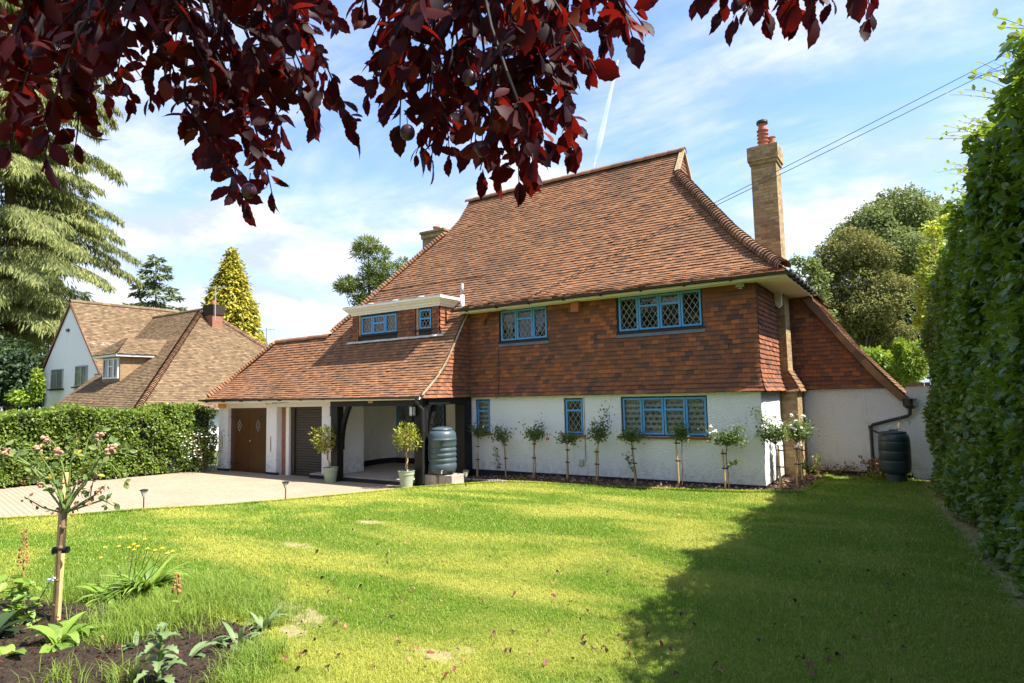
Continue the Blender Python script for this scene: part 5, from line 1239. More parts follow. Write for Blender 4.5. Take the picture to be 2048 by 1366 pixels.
# ------------------------------------------------------------------ standard roses
def rose(label, sb, st, cc, rx, ry, Yp, seed, blooms=(), leafn=260, L=.05, stake2=True, sparse=.42, leafm='rose_leaf', spike=None, low=None):
    b = at(*sb, Y=Yp); b[2] = gz(b[0], b[1])-.03; tp = at(*st, Y=Yp); c = at(*cc, Y=Yp); k = (c-CAMP)@CF/CAMF; r = np.random.RandomState(seed)
    t = thing('standard_rose', label, 'rose tree', b, 'standard roses under the front wall')
    mb = MB(); mb.tube([b, tp], [.021, .019], 8); mb.obj('stake', M['stake_wood'], t)
    s0 = b+np.array([.07, -.05, 0]); s1 = c-UP*ry*k*.75; mb = MB()
    pts = [s0, s0*.6+s1*.4+r.randn(3)*.012, s0*.25+s1*.75+r.randn(3)*.012, s1]; mb.tube(pts, [.011, .010, .009, .010], 6)
    tips = []
    for i in range(13):
        d = rdir(1, r)[0]*np.array([1, .8, .8]); d[2] = abs(d[2])*1.0-.15; e = c+d*np.array([rx, rx*.75, ry])*k*.9; tips.append(e); mb.tube([s1, (s1+e)/2+UP*.03+r.randn(3)*.02, e], [.006, .0045, .002], 4)
    if spike is not None:
        e = at(*spike, Y=Yp); tips += [e, e*.7+c*.3, e*.4+c*.6]; mb.tube([c, (c+e)/2+r.randn(3)*.02, e], [.005, .004, .002], 4)
    mb.obj('stem', M['stem'], t)
    P_, O_ = [], []
    for e in tips:
        for q in np.linspace(.35, 1.0, 9):
            n_ = max(2, int(leafn/48)); base_ = s1*(1-q)+e*q+UP*.03*math.sin(3*q)
            P_.append(base_+r.randn(n_, 3)*.05*(.5+q)); O_.append(unit(np.tile(e-s1, (n_, 1))+r.randn(n_, 3)*.5))
    if low is not None:
        l0 = at(*low[0], Y=Yp-.05); l1 = at(*low[1], Y=Yp-.05); q = r.rand(70, 1); P_.append(l0*(1-q)+l1*q+r.randn(70, 3)*(.035, .03, .02)); O_.append(rdir(70, r))
        mb = MB(); mb.tube([l0, (l0+l1)/2+(.03, 0, 0), l1], [.005, .004, .002], 4); mb.obj('side_shoot', M['green_stem'], t)
    P_ = np.concatenate(P_); O_ = np.concatenate(O_); n = len(P_)
    f = unit(O_*.5+rdir(n, r)*.9-UP*.15); nn = unit(UP*.7+rdir(n, r)*.6-CF*.3); Ls = L*(.7+.6*r.rand(n)); V, F = leaves(P_, f, nn, Ls, Ls*.68); obj_np('crown', V, F, M[leafm], t)
    mb = MB()
    for q in (.55, .9):
        p = b+(tp-b)*q; mb.tube([p+(-.03, -.02, 0), p+(.09, -.05, 0)], .014, 6)
    mb.objs('tie', M['rubber'], t)
    for (u, v, m, sz) in blooms:
        p = at(u, v, Y=Yp-.12); mb = MB()
        for q in range(5): mb.sphere(p+r.randn(3)*sz*.35, sz*.6, 7, 5, (1, 1, .75))
        mb.obj('bloom', M[m], t)
Z2 = lambda u, v: (900+u/2.695, 540+v/2.695)
def ro(label, sb, st, cc, rx, ry, seed, Yp=-.36, blooms=(), spike=None, low=None, **kw):
    rose(label, Z2(*sb), Z2(*st), Z2(*cc), rx/2.695, ry/2.695, Yp, seed, [(*Z2(u, v), m, s) for u, v, m, s in blooms], spike=Z2(*spike) if spike else None, low=[Z2(*low[0]), Z2(*low[1])] if low else None, **kw)
ro('standard rose nearest the porch, in front of the narrow left window', (145, 1105), (150, 930), (150, 868), 70, 52, 1, blooms=[(180, 845, 'bloom_peach', .03)])
ro('standard rose with peach blooms and a leafy side shoot, second from the porch', (302, 1125), (297, 920), (288, 888), 85, 66, 2, blooms=[(275, 832, 'bloom_peach', .035), (338, 872, 'bloom_peach', .035), (298, 900, 'bloom_peach', .03), (388, 922, 'bloom_peach', .035)], low=((265, 1075), (245, 950)))
ro('standard rose with one magenta bloom left of the middle window', (450, 1118), (452, 915), (458, 878), 74, 60, 3, blooms=[(525, 908, 'bloom_pink', .04)], spike=(490, 812))
ro('small dark standard rose in front of the middle narrow window', (631, 1140), (632, 950), (630, 905), 62, 48, 4, leafn=200)
ro('tallest standard rose with upright shoots right of the middle window', (790, 1143), (788, 960), (795, 875), 72, 82, 5, spike=(860, 725), blooms=[(815, 790, 'bloom_peach', .03)])
ro('standard rose before the left light of the wide lower window', (1000, 1156), (984, 940), (978, 893), 82, 50, 6, low=((985, 1090), (945, 985)))
ro('standard rose before the right half of the wide lower window', (1235, 1160), (1217, 905), (1248, 880), 74, 60, 7)
ro('broad standard rose with peach blooms on the bare white wall right of the wide window', (1486, 1176), (1468, 965), (1490, 905), 108, 58, 8, blooms=[(1405, 845, 'bloom_peach', .04), (1425, 870, 'bloom_white', .045), (1400, 880, 'bloom_white', .03)], leafn=300, spike=(1585, 845), low=((1490, 1060), (1560, 1020)))
wb = lambda pts: [(u, v, 'bloom_white', .042) for u, v in pts]
ro('white flowered standard rose at the right corner of the front wall', (1782, 1190), (1770, 945), (1750, 885), 88, 74, 9, Yp=-.05, blooms=wb([(1720, 800), (1755, 790), (1770, 815), (1690, 845), (1790, 830)]), leafn=340, spike=(1640, 740))
ro('white flowered standard rose before the brick chimney breast', (1872, 1162), (1862, 940), (1862, 868), 82, 82, 10, Yp=.75, blooms=wb([(1845, 785), (1862, 815), (1840, 835), (1895, 850), (1875, 945), (1900, 790), (1855, 855)]), leafn=380)
ro('standard rose farthest back, at the corner of the set back wall', (1902, 1146), (1893, 950), (1900, 870), 55, 70, 11, Yp=1.3, leafn=260, blooms=wb([(1925, 880), (1890, 945)]), low=((1905, 1070), (1925, 1040)))

# ------------------------------------------------------------------ potted trees, water butts, lamps
def potted(label, px, seed, crown_px, rpx):
    b = gp(*px); b[2] -= .02; r = np.random.RandomState(seed); k = (b-CAMP)@CF/CAMF
    t = thing('potted_tree', label, 'potted tree', b, 'potted topiary trees at the porch')
    mb = MB(); mb.lathe(b, [(.135, 0), (.14, .01), (.178, .30), (.19, .305), (.19, .37), (.20, .375), (.20, .39), (.178, .39), (.172, .34)], 28); mb.obj('pot', M['pot'], t, smooth=False)
    mb = MB(); mb.lathe(b, [(.17, .335), (.01, .35)], 20); mb.obj('soil', M['soil'], t)
    c = at(*crown_px, Y=b[1]); h = c[2]-b[2]
    for ph in (0, math.pi):
        mb = MB(); q = np.linspace(0, 1, 26); mb.tube([b+np.array([.022*math.cos(ph+a*20), .022*math.sin(ph+a*20), .33+(h-.33)*a])+np.array([c[0]-b[0], 0, 0])*a for a in q], .014, 6); mb.obj('stem', M['stem'] if ph else M['stake_wood'], t, smooth=True)
    R_ = rpx*k; n = 760; d = rdir(n, r); p = c+d*(R_*(1-np.abs(r.randn(n))*.3)*(1+.26*lumpy(d, 3, seed)))[:, None]
    f = unit(d*.7+rdir(n, r)*.7+UP*.15); nn = unit(d*.4+UP*.7+rdir(n, r)*.5); Ls = .085*(.7+.5*r.rand(n)); V, F = leaves(p, f, nn, Ls, Ls*.36); obj_np('crown', V, F, M['topiary_leaf'], t)
    mb = MB()
    for i in range(14): e = c+rdir(1, r)[0]*R_*.8; mb.tube([c-UP*R_*.7, (c+e)/2, e], [.008, .006, .003], 4)
    mb.obj('twig', M['stem'], t)
potted('topiary ball tree in a sage pot beside the porch post and blue water butt', (813, 973), 101, (815, 874), 27)
potted('topiary ball tree in a sage pot left of the porch opening by the roller door', (661, 963), 102, (648, 879), 26)
def blocks():
    b0 = np.array([-7.36, -1.72]); zb = .17
    for lab, x0, x1 in (('solid concrete block under the left of the blue water butt', -7.38, -6.98), ('hollow concrete block under the right of the blue water butt', -6.96, -6.56)):
        t = thing('concrete_block', lab, 'block', (x0, -1.78, zb), 'blocks under the blue water butt'); mb = MB()
        if x0 < -7: mb.box(x0, x1, -1.82, -1.30, zb, zb+.27)
        else:
            mb.box(x0, x1, -1.74, -1.70, zb, zb+.27); mb.box(x0, x1, -1.32, -1.28, zb, zb+.27)
            for xx in (x0, x0+.18, x1-.04): mb.box(xx, xx+.04, -1.70, -1.32, zb, zb+.27)
        mb.obj('block', M['concrete'], t, bevel=.006)
blocks()
def butt(name, label, c, prof, m, lid, tap=True, smooth=True):
    t = thing(name, label, 'water butt', c); mb = MB(); mb.lathe(c, prof, 40); mb.obj('barrel', m, t, smooth=smooth)
    mb = MB(); mb.lathe(c, lid, 32); mb.obj('lid', m, t, smooth=smooth)
    if tap:
        d = unit(np.array([CAMP[0]-c[0]-1.5, CAMP[1]-c[1], 0])); p = np.array(c)+d*.27+UP*.09; mb = MB(); mb.tube([p-d*.04, p+d*.06], .012, 8); mb.tube([p+d*.05, p+d*.05-UP*.05], .012, 8); mb.tube([p+d*.05+(-.03, 0, .02), p+d*.05+(.03, 0, .02)], .008, 6); mb.obj('tap', M['white_paint'], t)
    return t
pr = [(.22, 0), (.28, .03), (.325, .10), (.335, .17)]
for z in (.24, .36, .48, .60): pr += [(.335, z), (.318, z+.02), (.318, z+.045), (.337, z+.07), (.337, z+.10)]
pr += [(.337, .80), (.342, .805), (.342, .83), (.337, .835), (.335, .88), (.325, .96), (.29, 1.01), (.25, 1.035)]
wbt = butt('water_butt', 'ribbed blue grey water butt standing on concrete blocks by the porch post', (-6.99, -1.55, .445), pr, M['butt_blue'], [(.252, 1.034), (.262, 1.04), (.262, 1.065), (.22, 1.09), (.10, 1.115), (.0, 1.12)])
mb = MB(); mb.box(-6.80, -6.71, -1.86, -1.80, 1.19, 1.215); mb.obj('handle_slot', M['gutter'], wbt)
mb = MB(); cb = (2.13, 2.38, .30); mb.lathe(cb, [(.21, 0), (.20, .16)], 20)
pr = [(.23, .16), (.27, .20), (.285, .26), (.292, .40), (.294, .425), (.288, .43), (.294, .435), (.296, .60), (.298, .63), (.291, .635), (.297, .64), (.294, .80), (.296, .83), (.289, .835), (.294, .84), (.285, .93), (.26, .98), (.22, 1.0)]
bt = butt('water_butt', 'dark green water butt in the shade beside the tall hedge', cb, pr, M['butt_dark'], [(.235, .99), (.245, 1.0), (.245, 1.03), (.12, 1.045), (.08, 1.05), (.08, 1.075), (.0, 1.08)], tap=False)
mb.obj('stand', M['butt_dark'], bt)
mb = MB(); mb.tube([(2.2, 2.45, 1.36), (2.26, 2.80, 1.62)], .012, 6); mb.obj('stick', M['stem'], bt)
def solar(label, px, top):
    b = gp(*px); h = at(*top, Y=b[1])[2]-b[2]
    t = thing('solar_lamp', label, 'garden lamp', b, 'solar stake lamps along the lawn edge'); mb = MB(); mb.tube([b-UP*.05, b+UP*(h-.13)], .011, 8); mb.obj('stake', M['gutter'], t)
    mb = MB(); mb.lathe(b+UP*(h-.14), [(.022, 0), (.03, .02), (.06, .115), (.055, .115), (.02, .02)], 10); mb.obj('lens', M['lamp_glass'], t)
    mb = MB(); mb.lathe(b+UP*(h-.03), [(.068, 0), (.075, .008), (.072, .022), (.03, .034)], 10)
    for q in range(5): a = q*1.2566; mb.tube([b+np.array([.024*math.cos(a), .024*math.sin(a), h-.13]), b+np.array([.063*math.cos(a), .063*math.sin(a), h-.02])], .004, 4)
    mb.obj('cap', M['gutter'], t)
solar('solar stake lamp nearest the left, at the drive edge above the flower bed', (287, 1018), (284, 978)); solar('solar stake lamp at the lawn edge before the roller door', (571, 1002), (573, 963)); solar('solar stake lamp beside the blue water butt and bark bed', (932, 974), (931, 940))
# edging kerb of the bark bed
kb = thing('kerb_edging', 'curved brick edging between the paving and the bark bed', 'kerb', (-6.4, -.9, .2)); mb = MB(); kx = [(-7.25, -.62), (-6.8, -.80), (-6.3, -.98), (-5.8, -1.15), (-5.45, -1.24)]
for q in np.linspace(0, 1, 18)[:-1]:
    x = np.interp(q, np.linspace(0, 1, 5), [p[0] for p in kx]); y = np.interp(q, np.linspace(0, 1, 5), [p[1] for p in kx]); g = float(gz(x, y)); mb.obox((x, y-.05, g-.1), (.096, -.036, 0), (.03, .09, 0), (0, 0, .16))
mb.obj('edging_bricks', M['concrete'], kb, bevel=.012)
# overhead cables
for i, (dz, vv) in enumerate(((0, 83), (-.12, 103))):
    a = np.array([-6.7, -.10, 4.28+dz*.15]); m_ = at(1430, 405+7*i, D=12.5); e = at(2048, vv, D=12.0); e2 = e+(e-m_)*1.4
    mb = MB(); q = np.linspace(0, 1, 20); mb.tube([a, a*.5+m_*.5-UP*.02, m_], .006, 6); mb.tube([m_+(e2-m_)*s-UP*.25*s*(1-s) for s in q], .0065, 6)
    o = mb.obj('overhead_cable', M['cable'], None); tag(o, ['upper overhead cable crossing the sky right of the chimney', 'lower overhead cable crossing the sky right of the chimney'][i], 'cable', 'overhead cables')

# ------------------------------------------------------------------ flower bed plants
def strap(C_, n, L, w, r, arch=.9, spread=1.0, seg=6, cup=.12):
    V, F = [], []
    for i in range(n):
        a = r.rand()*6.283; ln = L*(.55+.6*r.rand()); el = 1.45-spread*(.15+.9*r.rand()); d = np.array([math.cos(a), math.sin(a), 0]); s = np.array([-d[1], d[0], 0]); wd = w*(.7+.5*r.rand()); b0 = len(V); p = C_+d*.015+s*r.randn()*.02; e = el; ar = arch*(.5+r.rand())
        for k in range(seg+1):
            q = k/seg; ww = wd*(math.sin(math.pi*min(1, .12+q*.9))**.75)*.5 if k < seg else .0008
            nn = -d*math.sin(e)+UP*math.cos(e)
            V += [p-s*ww+nn*ww*cup*2, p.copy(), p+s*ww+nn*ww*cup*2]
            p = p+(d*math.cos(e)+UP*math.sin(e))*ln/seg; e -= ar/seg*1.6
        for k in range(seg):
            o = b0+3*k; F += [(o, o+1, o+4, o+3), (o+1, o+2, o+5, o+4)]
    return np.array(V), np.array(F)
def plant(name, label, cat, px, n, L, w, seed, m, arch=.9, spread=1.0, group=None, cup=.12):
    b = gp(*px); r = np.random.RandomState(seed); t = thing(name, label, cat, b, group); V, F = strap(b, n, L, w, r, arch, spread, cup=cup); obj_np('foliage', V, F, M[m], t, smooth=True); return t, b, r
plant('border_plant', 'lush bright green clump of strap leaves right of the rose stake', 'plant', (295, 1195), 170, .42, .042, 111, 'lush_leaf', 1.2, .8)
plant('border_plant', 'small strap leaved clump left of the lush one', 'plant', (215, 1205), 50, .34, .05, 112, 'lush_leaf', 1.5, 1.0)
plant('broadleaf_plant', 'low rosette of broad ribbed green leaves at the foot of the rose stake', 'plant', (120, 1290), 30, .27, .085, 113, 'lush_leaf', 1.2, 1.35)
plant('broadleaf_plant', 'low rosette of broad leaves right of the rose stake foot', 'plant', (160, 1275), 22, .26, .08, 114, 'lush_leaf', 1.2, 1.35)
plant('seedling', 'upright pale seedling with two long leaves before the poppy', 'seedling', (372, 1325), 6, .24, .05, 115, 'grey_leaf', 1.0, .8)
plant('seedling', 'small seedling in bare soil left of the grey green tuft', 'seedling', (425, 1300), 6, .18, .05, 116, 'grey_leaf', 1.0, .9)
plant('leafy_tuft', 'grey green tuft of long leaves at the right end of the bed', 'plant', (475, 1290), 13, .20, .032, 117, 'grey_leaf', 1.0, .9)
plant('leafy_tuft', 'grey green tuft at the lawn corner of the bed', 'plant', (525, 1262), 14, .20, .036, 118, 'grey_leaf', 1.0, .85)
plant('seedling', 'tiny seedling between the long grass and the poppy', 'seedling', (272, 1300), 6, .15, .045, 119, 'grey_leaf', 1.0, .9)
plant('dark_leaved_plant', 'dark shaded broad leaved plant at the left edge of the view', 'plant', (-22, 1285), 14, .30, .11, 120, 'dark_leaf', 1.0, .9)
plant('seedling', 'leafy green plant at the left edge below the dark one', 'seedling', (12, 1320), 9, .2, .07, 121, 'lush_leaf', 1.0, 1.0)
def poppy():
    b = gp(318, 1375); t = thing('poppy_plant', 'grey green poppy with jagged leaves at the bottom edge', 'plant', b); r = np.random.RandomState(122); mb = MB(); tp = b+UP*.34; mb.tube([b, b+(.01, 0, .2), tp], [.012, .010, .006], 6); mb.obj('stem', M['green_stem'], t)
    V, F = [], []; n = 15
    for i in range(n):
        a = i*2.4; z = .03+.30*i/n; ln = .19*(1-.4*i/n); d = np.array([math.cos(a), math.sin(a), 0]); s = np.array([-d[1], d[0], 0]); p = b+UP*z; e = .75; b0 = len(V); K = 11
        for k in range(K):
            q = k/(K-1); ww = .034*math.sin(math.pi*min(1, .1+.9*q))**.7*(1.0 if k % 2 else .55)+.002; nn = -d*math.sin(e)+UP*math.cos(e); V += [p-s*ww+nn*ww*.4, p.copy(), p+s*ww+nn*ww*.4]; p = p+(d*math.cos(e)+UP*math.sin(e))*ln/K; e -= .16
        for k in range(K-1): o = b0+3*k; F += [(o, o+1, o+4, o+3), (o+1, o+2, o+5, o+4)]
    obj_np('foliage', np.array(V), np.array(F), M['grey_leaf'], t)
poppy()
def spike(label, px, top, seed, leafn):
    b = gp(*px); h = at(*top, Y=b[1])[2]-b[2]; r = np.random.RandomState(seed); t = thing('foxglove_seed_head', label, 'plant', b, 'dried flower spikes'); mb = MB(); mb.tube([b, b+(.02, 0, h*.5), b+(.0, 0, h)], [.008, .006, .002], 6); mb.obj('stem', M['seed'], t)
    mb = MB()
    for i in range(46): q = .55+.45*r.rand(); a = r.rand()*6.28; rr = .032*(1.15-q)+.012; mb.sphere(b+np.array([rr*math.cos(a), rr*math.sin(a), h*q]), .011*(1.5-q), 6, 4, (1, 1, 1.3))
    mb.obj('seed_pod', M['seed'], t)
    if leafn:
        q = r.rand(leafn); p = b+np.stack([np.zeros(leafn), np.zeros(leafn), h*.5*q], -1)+r.randn(leafn, 3)*(.05, .05, .01); f = unit(r.randn(leafn, 3)*(1, 1, .3)); V, F = leaves(p, f, unit(UP+r.randn(leafn, 3)*.5), .10*(.6+.6*r.rand(leafn)), .05); obj_np('foliage', V, F, M['lush_leaf'], t)
spike('tall brown seed spike left of the rose stake', (40, 1250), (58, 1058), 131, 90); spike('short brown seed spike in the long grass right of the lush clump', (352, 1228), (357, 1148), 132, 14)
def daisies(label, px, seed, heads, m, nm='yellow_daisy', sz=.022):
    b = gp(*px); r = np.random.RandomState(seed); t = thing(nm, label, 'flower', b); mb = MB(); fb = MB()
    for (u, v) in heads:
        e = at(u, v, Y=b[1]+r.randn()*.06); mb.tube([b+r.randn(3)*(.03, .03, 0), (b+e)/2+r.randn(3)*.02, e], [.004, .003, .002], 4)
        for q in range(8): a = q*.785; fb.sphere(e+np.array([sz*.7*math.cos(a), sz*.7*math.sin(a), 0]), sz*.45, 5, 4, (1, 1, .4))
        fb.sphere(e+UP*.004, sz*.4, 6, 4)
    mb.obj('stem', M['green_stem'], t); fb.obj('bloom', M[m], t)
daisies('thin stemmed yellow flowers rising behind the lush clump', (258, 1200), 141, [(238, 1092), (268, 1088), (276, 1092), (258, 1095), (268, 1099), (295, 1097), (210, 1094), (202, 1115), (310, 1100), (335, 1106), (345, 1102), (240, 1075), (290, 1078), (325, 1096)], 'yellow_flower', sz=.014)
daisies('white bell flowers among the leaves left of the rose stake', (60, 1230), 142, [(104, 1157), (45, 1189), (100, 1162)], 'bloom_white', 'white_campanula', .026)
def big_rose():
    D = 4.75
    b = at(108, 1337, D=4.68); b[2] = gz(b[0], b[1])-.02
    t = thing('staked_rose', 'straggly standard rose with dried pink blooms tied to a square stake in the flower bed', 'rose tree', b); r = np.random.RandomState(151)
    tp = at(131, 945, D=D+.12); mb = MB(); ax = unit(tp-b); s = unit(np.cross(ax, -CF)); f = np.cross(s, ax); q = .024
    a1 = unit(s*.8+f*.6); a2 = np.cross(ax, a1); mb.obox(b-a1*q-a2*q-ax*.05, (tp-b)+ax*.05, a1*2*q, a2*2*q); mb.obj('stake', M['stake_wood'], t, bevel=.003)
    Pp = lambda u, v, d=0: at(u, v, D=D+d)
    mb = MB(); mb.tube([Pp(100, 1330, -.1), Pp(112, 1220, -.08), Pp(118, 1110, -.08), Pp(124, 1060, -.07), Pp(129, 1028, -.04)], [.014, .013, .0125, .013, .016], 9)
    for (u, v) in ((104, 1293), (110, 1210), (115, 1160), (121, 1095), (127, 1055)): mb.sphere(Pp(u, v, -.08), .017, 8, 6)
    mb.obj('stem', M['stem'], t, smooth=True)
    hub = Pp(130, 1025, -.03); mb = MB(); C_, F_, U_, S_ = [], [], [], []; DC, DF, DU = [], [], []
    canes = [([(110, 1022), (85, 1015), (60, 1000), (48, 992)], 0, 'd'), ([(120, 1000), (110, 980), (95, 950), (85, 935), (60, 920)], .1, 'l'), ([(120, 990), (100, 940), (75, 900), (40, 900)], -.15, 'l'), ([(140, 1000), (155, 985), (175, 955), (200, 900), (198, 872)], .05, 'l'), ([(150, 990), (170, 970), (190, 930), (215, 895), (222, 890)], -.12, 'l'), ([(145, 1018), (165, 1005), (185, 1000)], -.1, 'd'), ([(180, 1000), (183, 975), (190, 950)], 0, 'd'), ([(190, 990), (205, 975), (212, 968)], .05, 'd'), ([(135, 985), (125, 930), (110, 890), (92, 868)], .12, 'l'), ([(125, 985), (105, 960), (60, 955), (35, 960)], -.05, 'd'), ([(150, 985), (185, 945), (220, 925), (245, 955)], .08, 'l'), ([(165, 970), (200, 915), (240, 905), (275, 915)], -.06, 'l'), ([(138, 990), (140, 930), (150, 890), (155, 860)], -.05, 'l'), ([(120, 980), (60, 930), (20, 915), (-20, 920)], -.1, 'l'), ([(60, 930), (15, 900), (-30, 880)], .1, 'l'), ([(165, 930), (175, 880), (200, 845)], .1, 'l'), ([(205, 1000), (225, 1010), (240, 1012)], 0, 'l')]
    for pts, dz, kind in canes:
        P3 = [hub]+[Pp(u, v, dz*(i+1)/len(pts)) for i, (u, v) in enumerate(pts)]; n = len(P3); mb.tube(P3, [.008-.0055*i/(n-1) for i in range(n)], 6)
        for i in range(1, n):
            for j in range(2 if kind == 'l' else 5):
                q_ = r.rand(); p = P3[i-1]*(1-q_)+P3[i]*q_+r.randn(3)*.012; d = unit(P3[i]-P3[i-1])
                if i == 1 and kind == 'l': continue
                if kind == 'l' and r.rand() < .78:
                    st = unit(d*.3+r.randn(3)*.8+UP*.1); e = p+st*.05; mb.tube([p, e], [.002, .0012], 4)
                    for dd in (st, unit(st*.4+np.cross(st, CF)), unit(st*.4-np.cross(st, CF))): C_.append(e); F_.append(unit(dd+r.randn(3)*.2-UP*.1)); U_.append(unit(UP*.6-CF*.6+r.randn(3)*.4)); S_.append(.034+.034*r.rand())
                else: DC.append(p); DF.append(unit(r.randn(3)-UP*.5)); DU.append(unit(r.randn(3)))
    mb.obj('cane', M['green_stem'], t)
    S_ = np.array(S_); V, F = leaves(np.array(C_), np.array(F_), np.array(U_), S_, S_*.66, T_BIG); obj_np('foliage', V, F, M['big_rose_leaf'], t)
    V, F = leaves(np.array(DC), np.array(DF), np.array(DU), .035, .022); obj_np('dried_leaf', V, F, M['dry_leaf'], t)
    for (u, v, dz, sz) in [(92, 880, .1, .034), (76, 896, -.1, .030), (116, 905, .05, .036), (198, 871, .04, .036), (222, 896, -.12, .036), (15, 905, -.08, .03), (-8, 895, 0, .035), (190, 950, 0, .02), (80, 968, 0, .024), (160, 965, 0, .022)]:
        fb = MB(); c_ = Pp(u, v, dz)
        for k in range(15): o = r.randn(3)*sz*.45; fb.sphere(c_+o, sz*.36, 6, 4, tuple(.5+r.rand(3)))
        fb.obj('dried_bloom', M['bloom_dry'], t)
    mb = MB(); p = Pp(118, 1100, -.03); mb.tube([p-s*.04-UP*.0, p+s*.07], .026, 12); mb.obj('tie', M['rubber'], t); mb = MB(); mb.tube([p-s*.045, p-s*.045-UP*.035], .012, 8); mb.obj('tie_buckle', M['pot'], t)
big_rose()
# weeds along the set back wall and a flowering shrub by the garage
def lowplant(name, label, x, y, rx, ry, h, n, L, m, seed, flowers=0, fm='bloom_white'):
    r = np.random.RandomState(seed); g = float(gz(x, y)); t = thing(name, label, 'plant', (x, y, g)); p = np.stack([x+rx*r.randn(n)*.5, y+ry*r.randn(n)*.5, g+h*r.rand(n)**1.2], -1); V, F = leaves(p, unit(r.randn(n, 3)+UP*.4), unit(UP+r.randn(n, 3)*.6), L*(.6+.7*r.rand(n)), L*.5); obj_np('foliage', V, F, M[m], t)
    mb = MB()
    for i in range(9): mb.tube([(x+rx*.2*r.randn(), y+ry*.2*r.randn(), g), (x+rx*.5*r.randn(), y+ry*.5*r.randn(), g+h*.9)], [.012, .005], 5)
    mb.obj('stem', M['stem'], t)
    if flowers:
        fb = MB()
        for i in range(flowers): fb.sphere((x+rx*.5*r.randn(), y-ry*.4+ry*.3*r.randn(), g+h*(.3+.6*r.rand())), .028, 6, 4, (1, 1, .6))
        fb.obj('bloom', M[fm], t)
lowplant('flowering_shrub', 'white flowered shrub between the low hedge and the garage wall', -16.0, -2.25, .5, .7, 1.35, 900, .06, 'rose_leaf', 161, 44)
lowplant('fern', 'rusty fern at the foot of the dark downpipe', 1.72, 2.72, .25, .16, .42, 160, .09, 'dry_leaf', 162); lowplant('weed', 'green weeds before the dark water butt', 1.95, 2.5, .5, .2, .16, 160, .07, 'bright_leaf', 163)
lowplant('weed', 'dry brown weeds at the foot of the set back wall', .95, 2.8, .9, .18, .28, 170, .06, 'dry_leaf', 164); lowplant('weed', 'green weed at the corner of the brick chimney breast', .62, 2.3, .14, .14, .5, 90, .05, 'bright_leaf', 165)

# ------------------------------------------------------------------ grass, chips, fallen leaves
def blades(name, x, y, h, w, r, m, lean=.5, label=None):
    n = len(x); z = gz(x, y); a = r.rand(n)*6.283; b = np.stack([x, y, z], -1); s = np.stack([np.cos(a), np.sin(a), np.zeros(n)], -1); d = np.stack([-s[:, 1], s[:, 0], np.zeros(n)], -1)*np.sign(r.randn(n))[:, None]; ln = lean*(.2+r.rand(n))
    m1 = b+UP*(h*.55)[:, None]+d*(h*ln*.3)[:, None]; tp = b+UP*(h*(1-.25*ln))[:, None]+d*(h*ln)[:, None]; sw = s*(w*.5)[:, None]
    V = np.stack([b-sw, b+sw, m1+sw*.8, m1-sw*.8, tp], 1).reshape(-1, 3); o = (np.arange(n)*5)[:, None]
    ob = obj_np(name, V, [o+np.array([[0, 1, 2, 3]]), o+np.array([[3, 2, 4]])], m); return tag(ob, label, None, None, 'stuff')
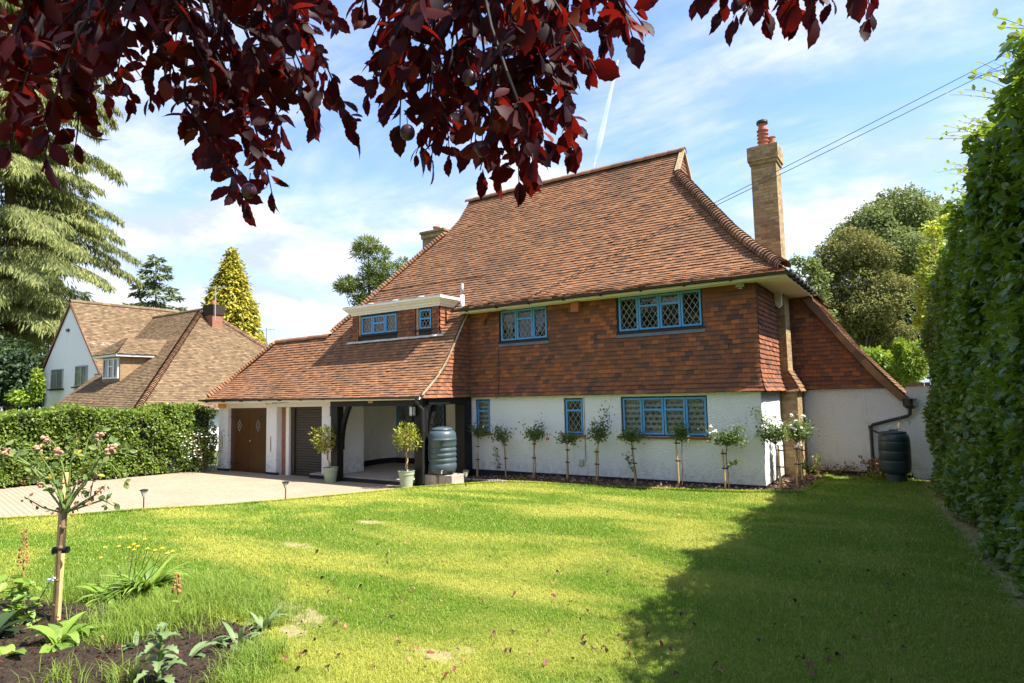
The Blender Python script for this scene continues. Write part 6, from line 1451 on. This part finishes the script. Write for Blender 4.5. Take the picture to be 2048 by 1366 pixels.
def build_grass():
    r = np.random.RandomState(171); N = 1150000
    lo, hi = 2.6, 17.5; d = lo*(hi/lo)**r.rand(N); th = CAMYAW+1.5708+(r.rand(N)-.5)*1.75
    x = CAMP[0]+d*np.cos(th); y = CAMP[1]+d*np.sin(th)
    ok = (x > lawn_left(y)+.01+.03*r.rand(N)) & (x < 3.3-.05*y*0) & (y < 2.9) & (y > -15.5)
    ok &= ~in_poly(x, y, BED) & ~(in_poly(x, y, MULCH))
    ok &= r.rand(N) > np.clip(bare_f(x, y)*1.25+.55*(np.sin(23*x+9*y)*np.sin(19*y-7*x)+.6*np.sin(51*x-13*y)*np.sin(47*y+5*x))*(bare_f(x, y) > .12), 0, .93)
    ok &= x < 2.98-.072*y+.1
    x, y, d = x[ok], y[ok], d[ok]; n = len(x)
    big = np.sin(x*1.3+.5*y)*np.cos(y*1.1-.4*x); h = (.017+.015*r.rand(n)+.03*(r.rand(n) > .965))*(1+.25*big)*np.clip(.85+d*.03, 1, 1.3); w = np.maximum(.0026, d*.00062)*(.7+.6*r.rand(n))
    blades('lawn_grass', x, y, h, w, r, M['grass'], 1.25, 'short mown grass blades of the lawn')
    # unmown tufts round the bed
    X, Y_, Hh = [], [], []
    for (u, v, n_, sp, hh) in [(330, 1200, 5200, .30, .16), (400, 1190, 4200, .28, .15), (470, 1205, 3600, .24, .13), (260, 1260, 2800, .2, .16), (330, 1240, 3200, .2, .17), (520, 1230, 1800, .16, .10), (200, 1180, 2200, .3, .14), (120, 1180, 1500, .35, .13), (500, 1330, 1300, .10, .11), (530, 1305, 900, .1, .10), (470, 1366, 900, .1, .10), (240, 1366, 260, .08, .15), (120, 1366, 240, .1, .13), (215, 1290, 500, .1, .13), (400, 1270, 260, .12, .10)]:
        c = gp(u, v); n_ = int(n_*.6); X.append(c[0]+sp*r.randn(n_)); Y_.append(c[1]+sp*.7*r.randn(n_)); Hh.append(hh*(.4+.8*r.rand(n_)))
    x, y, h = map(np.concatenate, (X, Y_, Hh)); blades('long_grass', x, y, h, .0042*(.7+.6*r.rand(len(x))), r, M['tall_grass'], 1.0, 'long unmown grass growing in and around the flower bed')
    # fringe along the drive and bark bed
    n = 16000; q = r.rand(n); yy = -11+q*9.75; xx = lawn_left(yy)+r.randn(n)*.04; 
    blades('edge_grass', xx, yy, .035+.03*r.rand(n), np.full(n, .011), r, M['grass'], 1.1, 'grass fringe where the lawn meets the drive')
    pts = np.array(MULCH[1:8]); sl_ = np.concatenate([[0], np.cumsum(np.linalg.norm(np.diff(pts, axis=0), axis=1))]); s = r.rand(14000)*sl_[-1]; xx = np.interp(s, sl_, pts[:, 0])+r.randn(14000)*.035; yy = np.interp(s, sl_, pts[:, 1])+r.randn(14000)*.035-.02
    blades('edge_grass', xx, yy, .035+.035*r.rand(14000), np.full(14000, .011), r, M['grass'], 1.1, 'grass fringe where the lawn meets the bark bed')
    # bark chips and soil crumbs
    def chips(name, poly, n, sz, m, label):
        P_ = np.array(poly); x = P_[:, 0].min()+np.ptp(P_[:, 0])*r.rand(n); y = P_[:, 1].min()+np.ptp(P_[:, 1])*r.rand(n); ok = in_poly(x, y, poly); x, y = x[ok], y[ok]; k = len(x); c = np.stack([x, y, gz(x, y)+.03+.02*r.rand(k)], -1); S_ = sz*(.5+r.rand(k)); V, F = leaves(c, unit(r.randn(k, 3)*(1, 1, .4)), unit(UP+r.randn(k, 3)*.5), S_, S_*.55, T_DIA); tag(obj_np(name, V, F, m), label, None, None, 'stuff')
    chips('bark_chips', MULCH, 9000, .06, M['chip'], 'brown bark chips covering the bed under the wall'); chips('soil_crumbs', BED, 12000, .022, M['bed_soil'], 'crumbs of dark earth in the flower bed'); chips('bed_litter', BED, 420, .035, M['litter'], 'dry bits of leaf scattered on the bed soil')
build_grass()
def litter():
    r = np.random.RandomState(181); T = []
    for i in range(4):
        f = unit(np.array([[1, 0, .1*r.randn()]])); V, F = leaves(np.zeros((1, 3)), f, np.array([[.2*r.randn(), .3*r.randn(), 1]]), .06, .034, T_BIG); V[:, 2] += .02*np.sin(V[:, 0]*60+i)
        me = bpy.data.meshes.new('fallen_leaf'); me.from_pydata([tuple(v) for v in V], [], [tuple(int(q) for q in k) for k in F]); T.append(me)
        m, t = new_mat('fallen_leaf_%s' % 'abcd'[i]); finish(t, principled(t, [(.07, .02, .014), (.13, .04, .025), (.30, .15, .07), (.035, .012, .010)][i], .6, .3)); me.materials.append(m)
    n = 0
    while n < 190:
        u = 560+1250*r.rand(); v = 1030+340*r.rand()**.7; p = gp(u, v)
        if p[0] > 2.6 or in_poly(np.array([p[0]]), np.array([p[1]]), BED)[0] or p[0] < lawn_left(p[1])+.1: continue
        k = int(r.choice(4, p=[.4, .25, .2, .15])); o = bpy.data.objects.new('fallen_leaf', T[k]); COL.objects.link(o); o.location = (p[0], p[1], p[2]+.03); o.rotation_euler = (r.randn()*.35, r.randn()*.35, r.rand()*6.28); s = .45+.5*r.rand(); o.scale = (s, s, s)
        tag(o, 'small fallen plum leaf lying on the lawn', 'leaf', 'fallen leaves on the lawn'); n += 1
litter()

# ------------------------------------------------------------------ contrail
def contrail():
    m, t = new_mat('thin_ice_trail'); d = t.node('ShaderNodeBsdfDiffuse', {0: (.9, .9, .92)}).outputs[0]; tr = t.node('ShaderNodeBsdfTransparent').outputs[0]
    p = objco(t); f = t.math('MULTIPLY', t.step(t.noise(.006, 4, .6, p), .25, .7), .34)
    finish(t, t.node('ShaderNodeMixShader', {0: f, 1: tr, 2: d}).outputs[0])
    a, b = at(1236, 120, D=4200), at(1188, 335, D=4200); mb = MB(); q = np.linspace(0, 1, 14); mb.tube([a*(1-x)+b*x for x in q], [6+18*x if x < .8 else max(2, 20*(1-x)*5) for x in q], 8)
    o = mb.obj('contrail', m, None, smooth=True); tag(o, 'faint white aircraft trail in the blue sky above the ridge', None, None, 'stuff')
contrail()
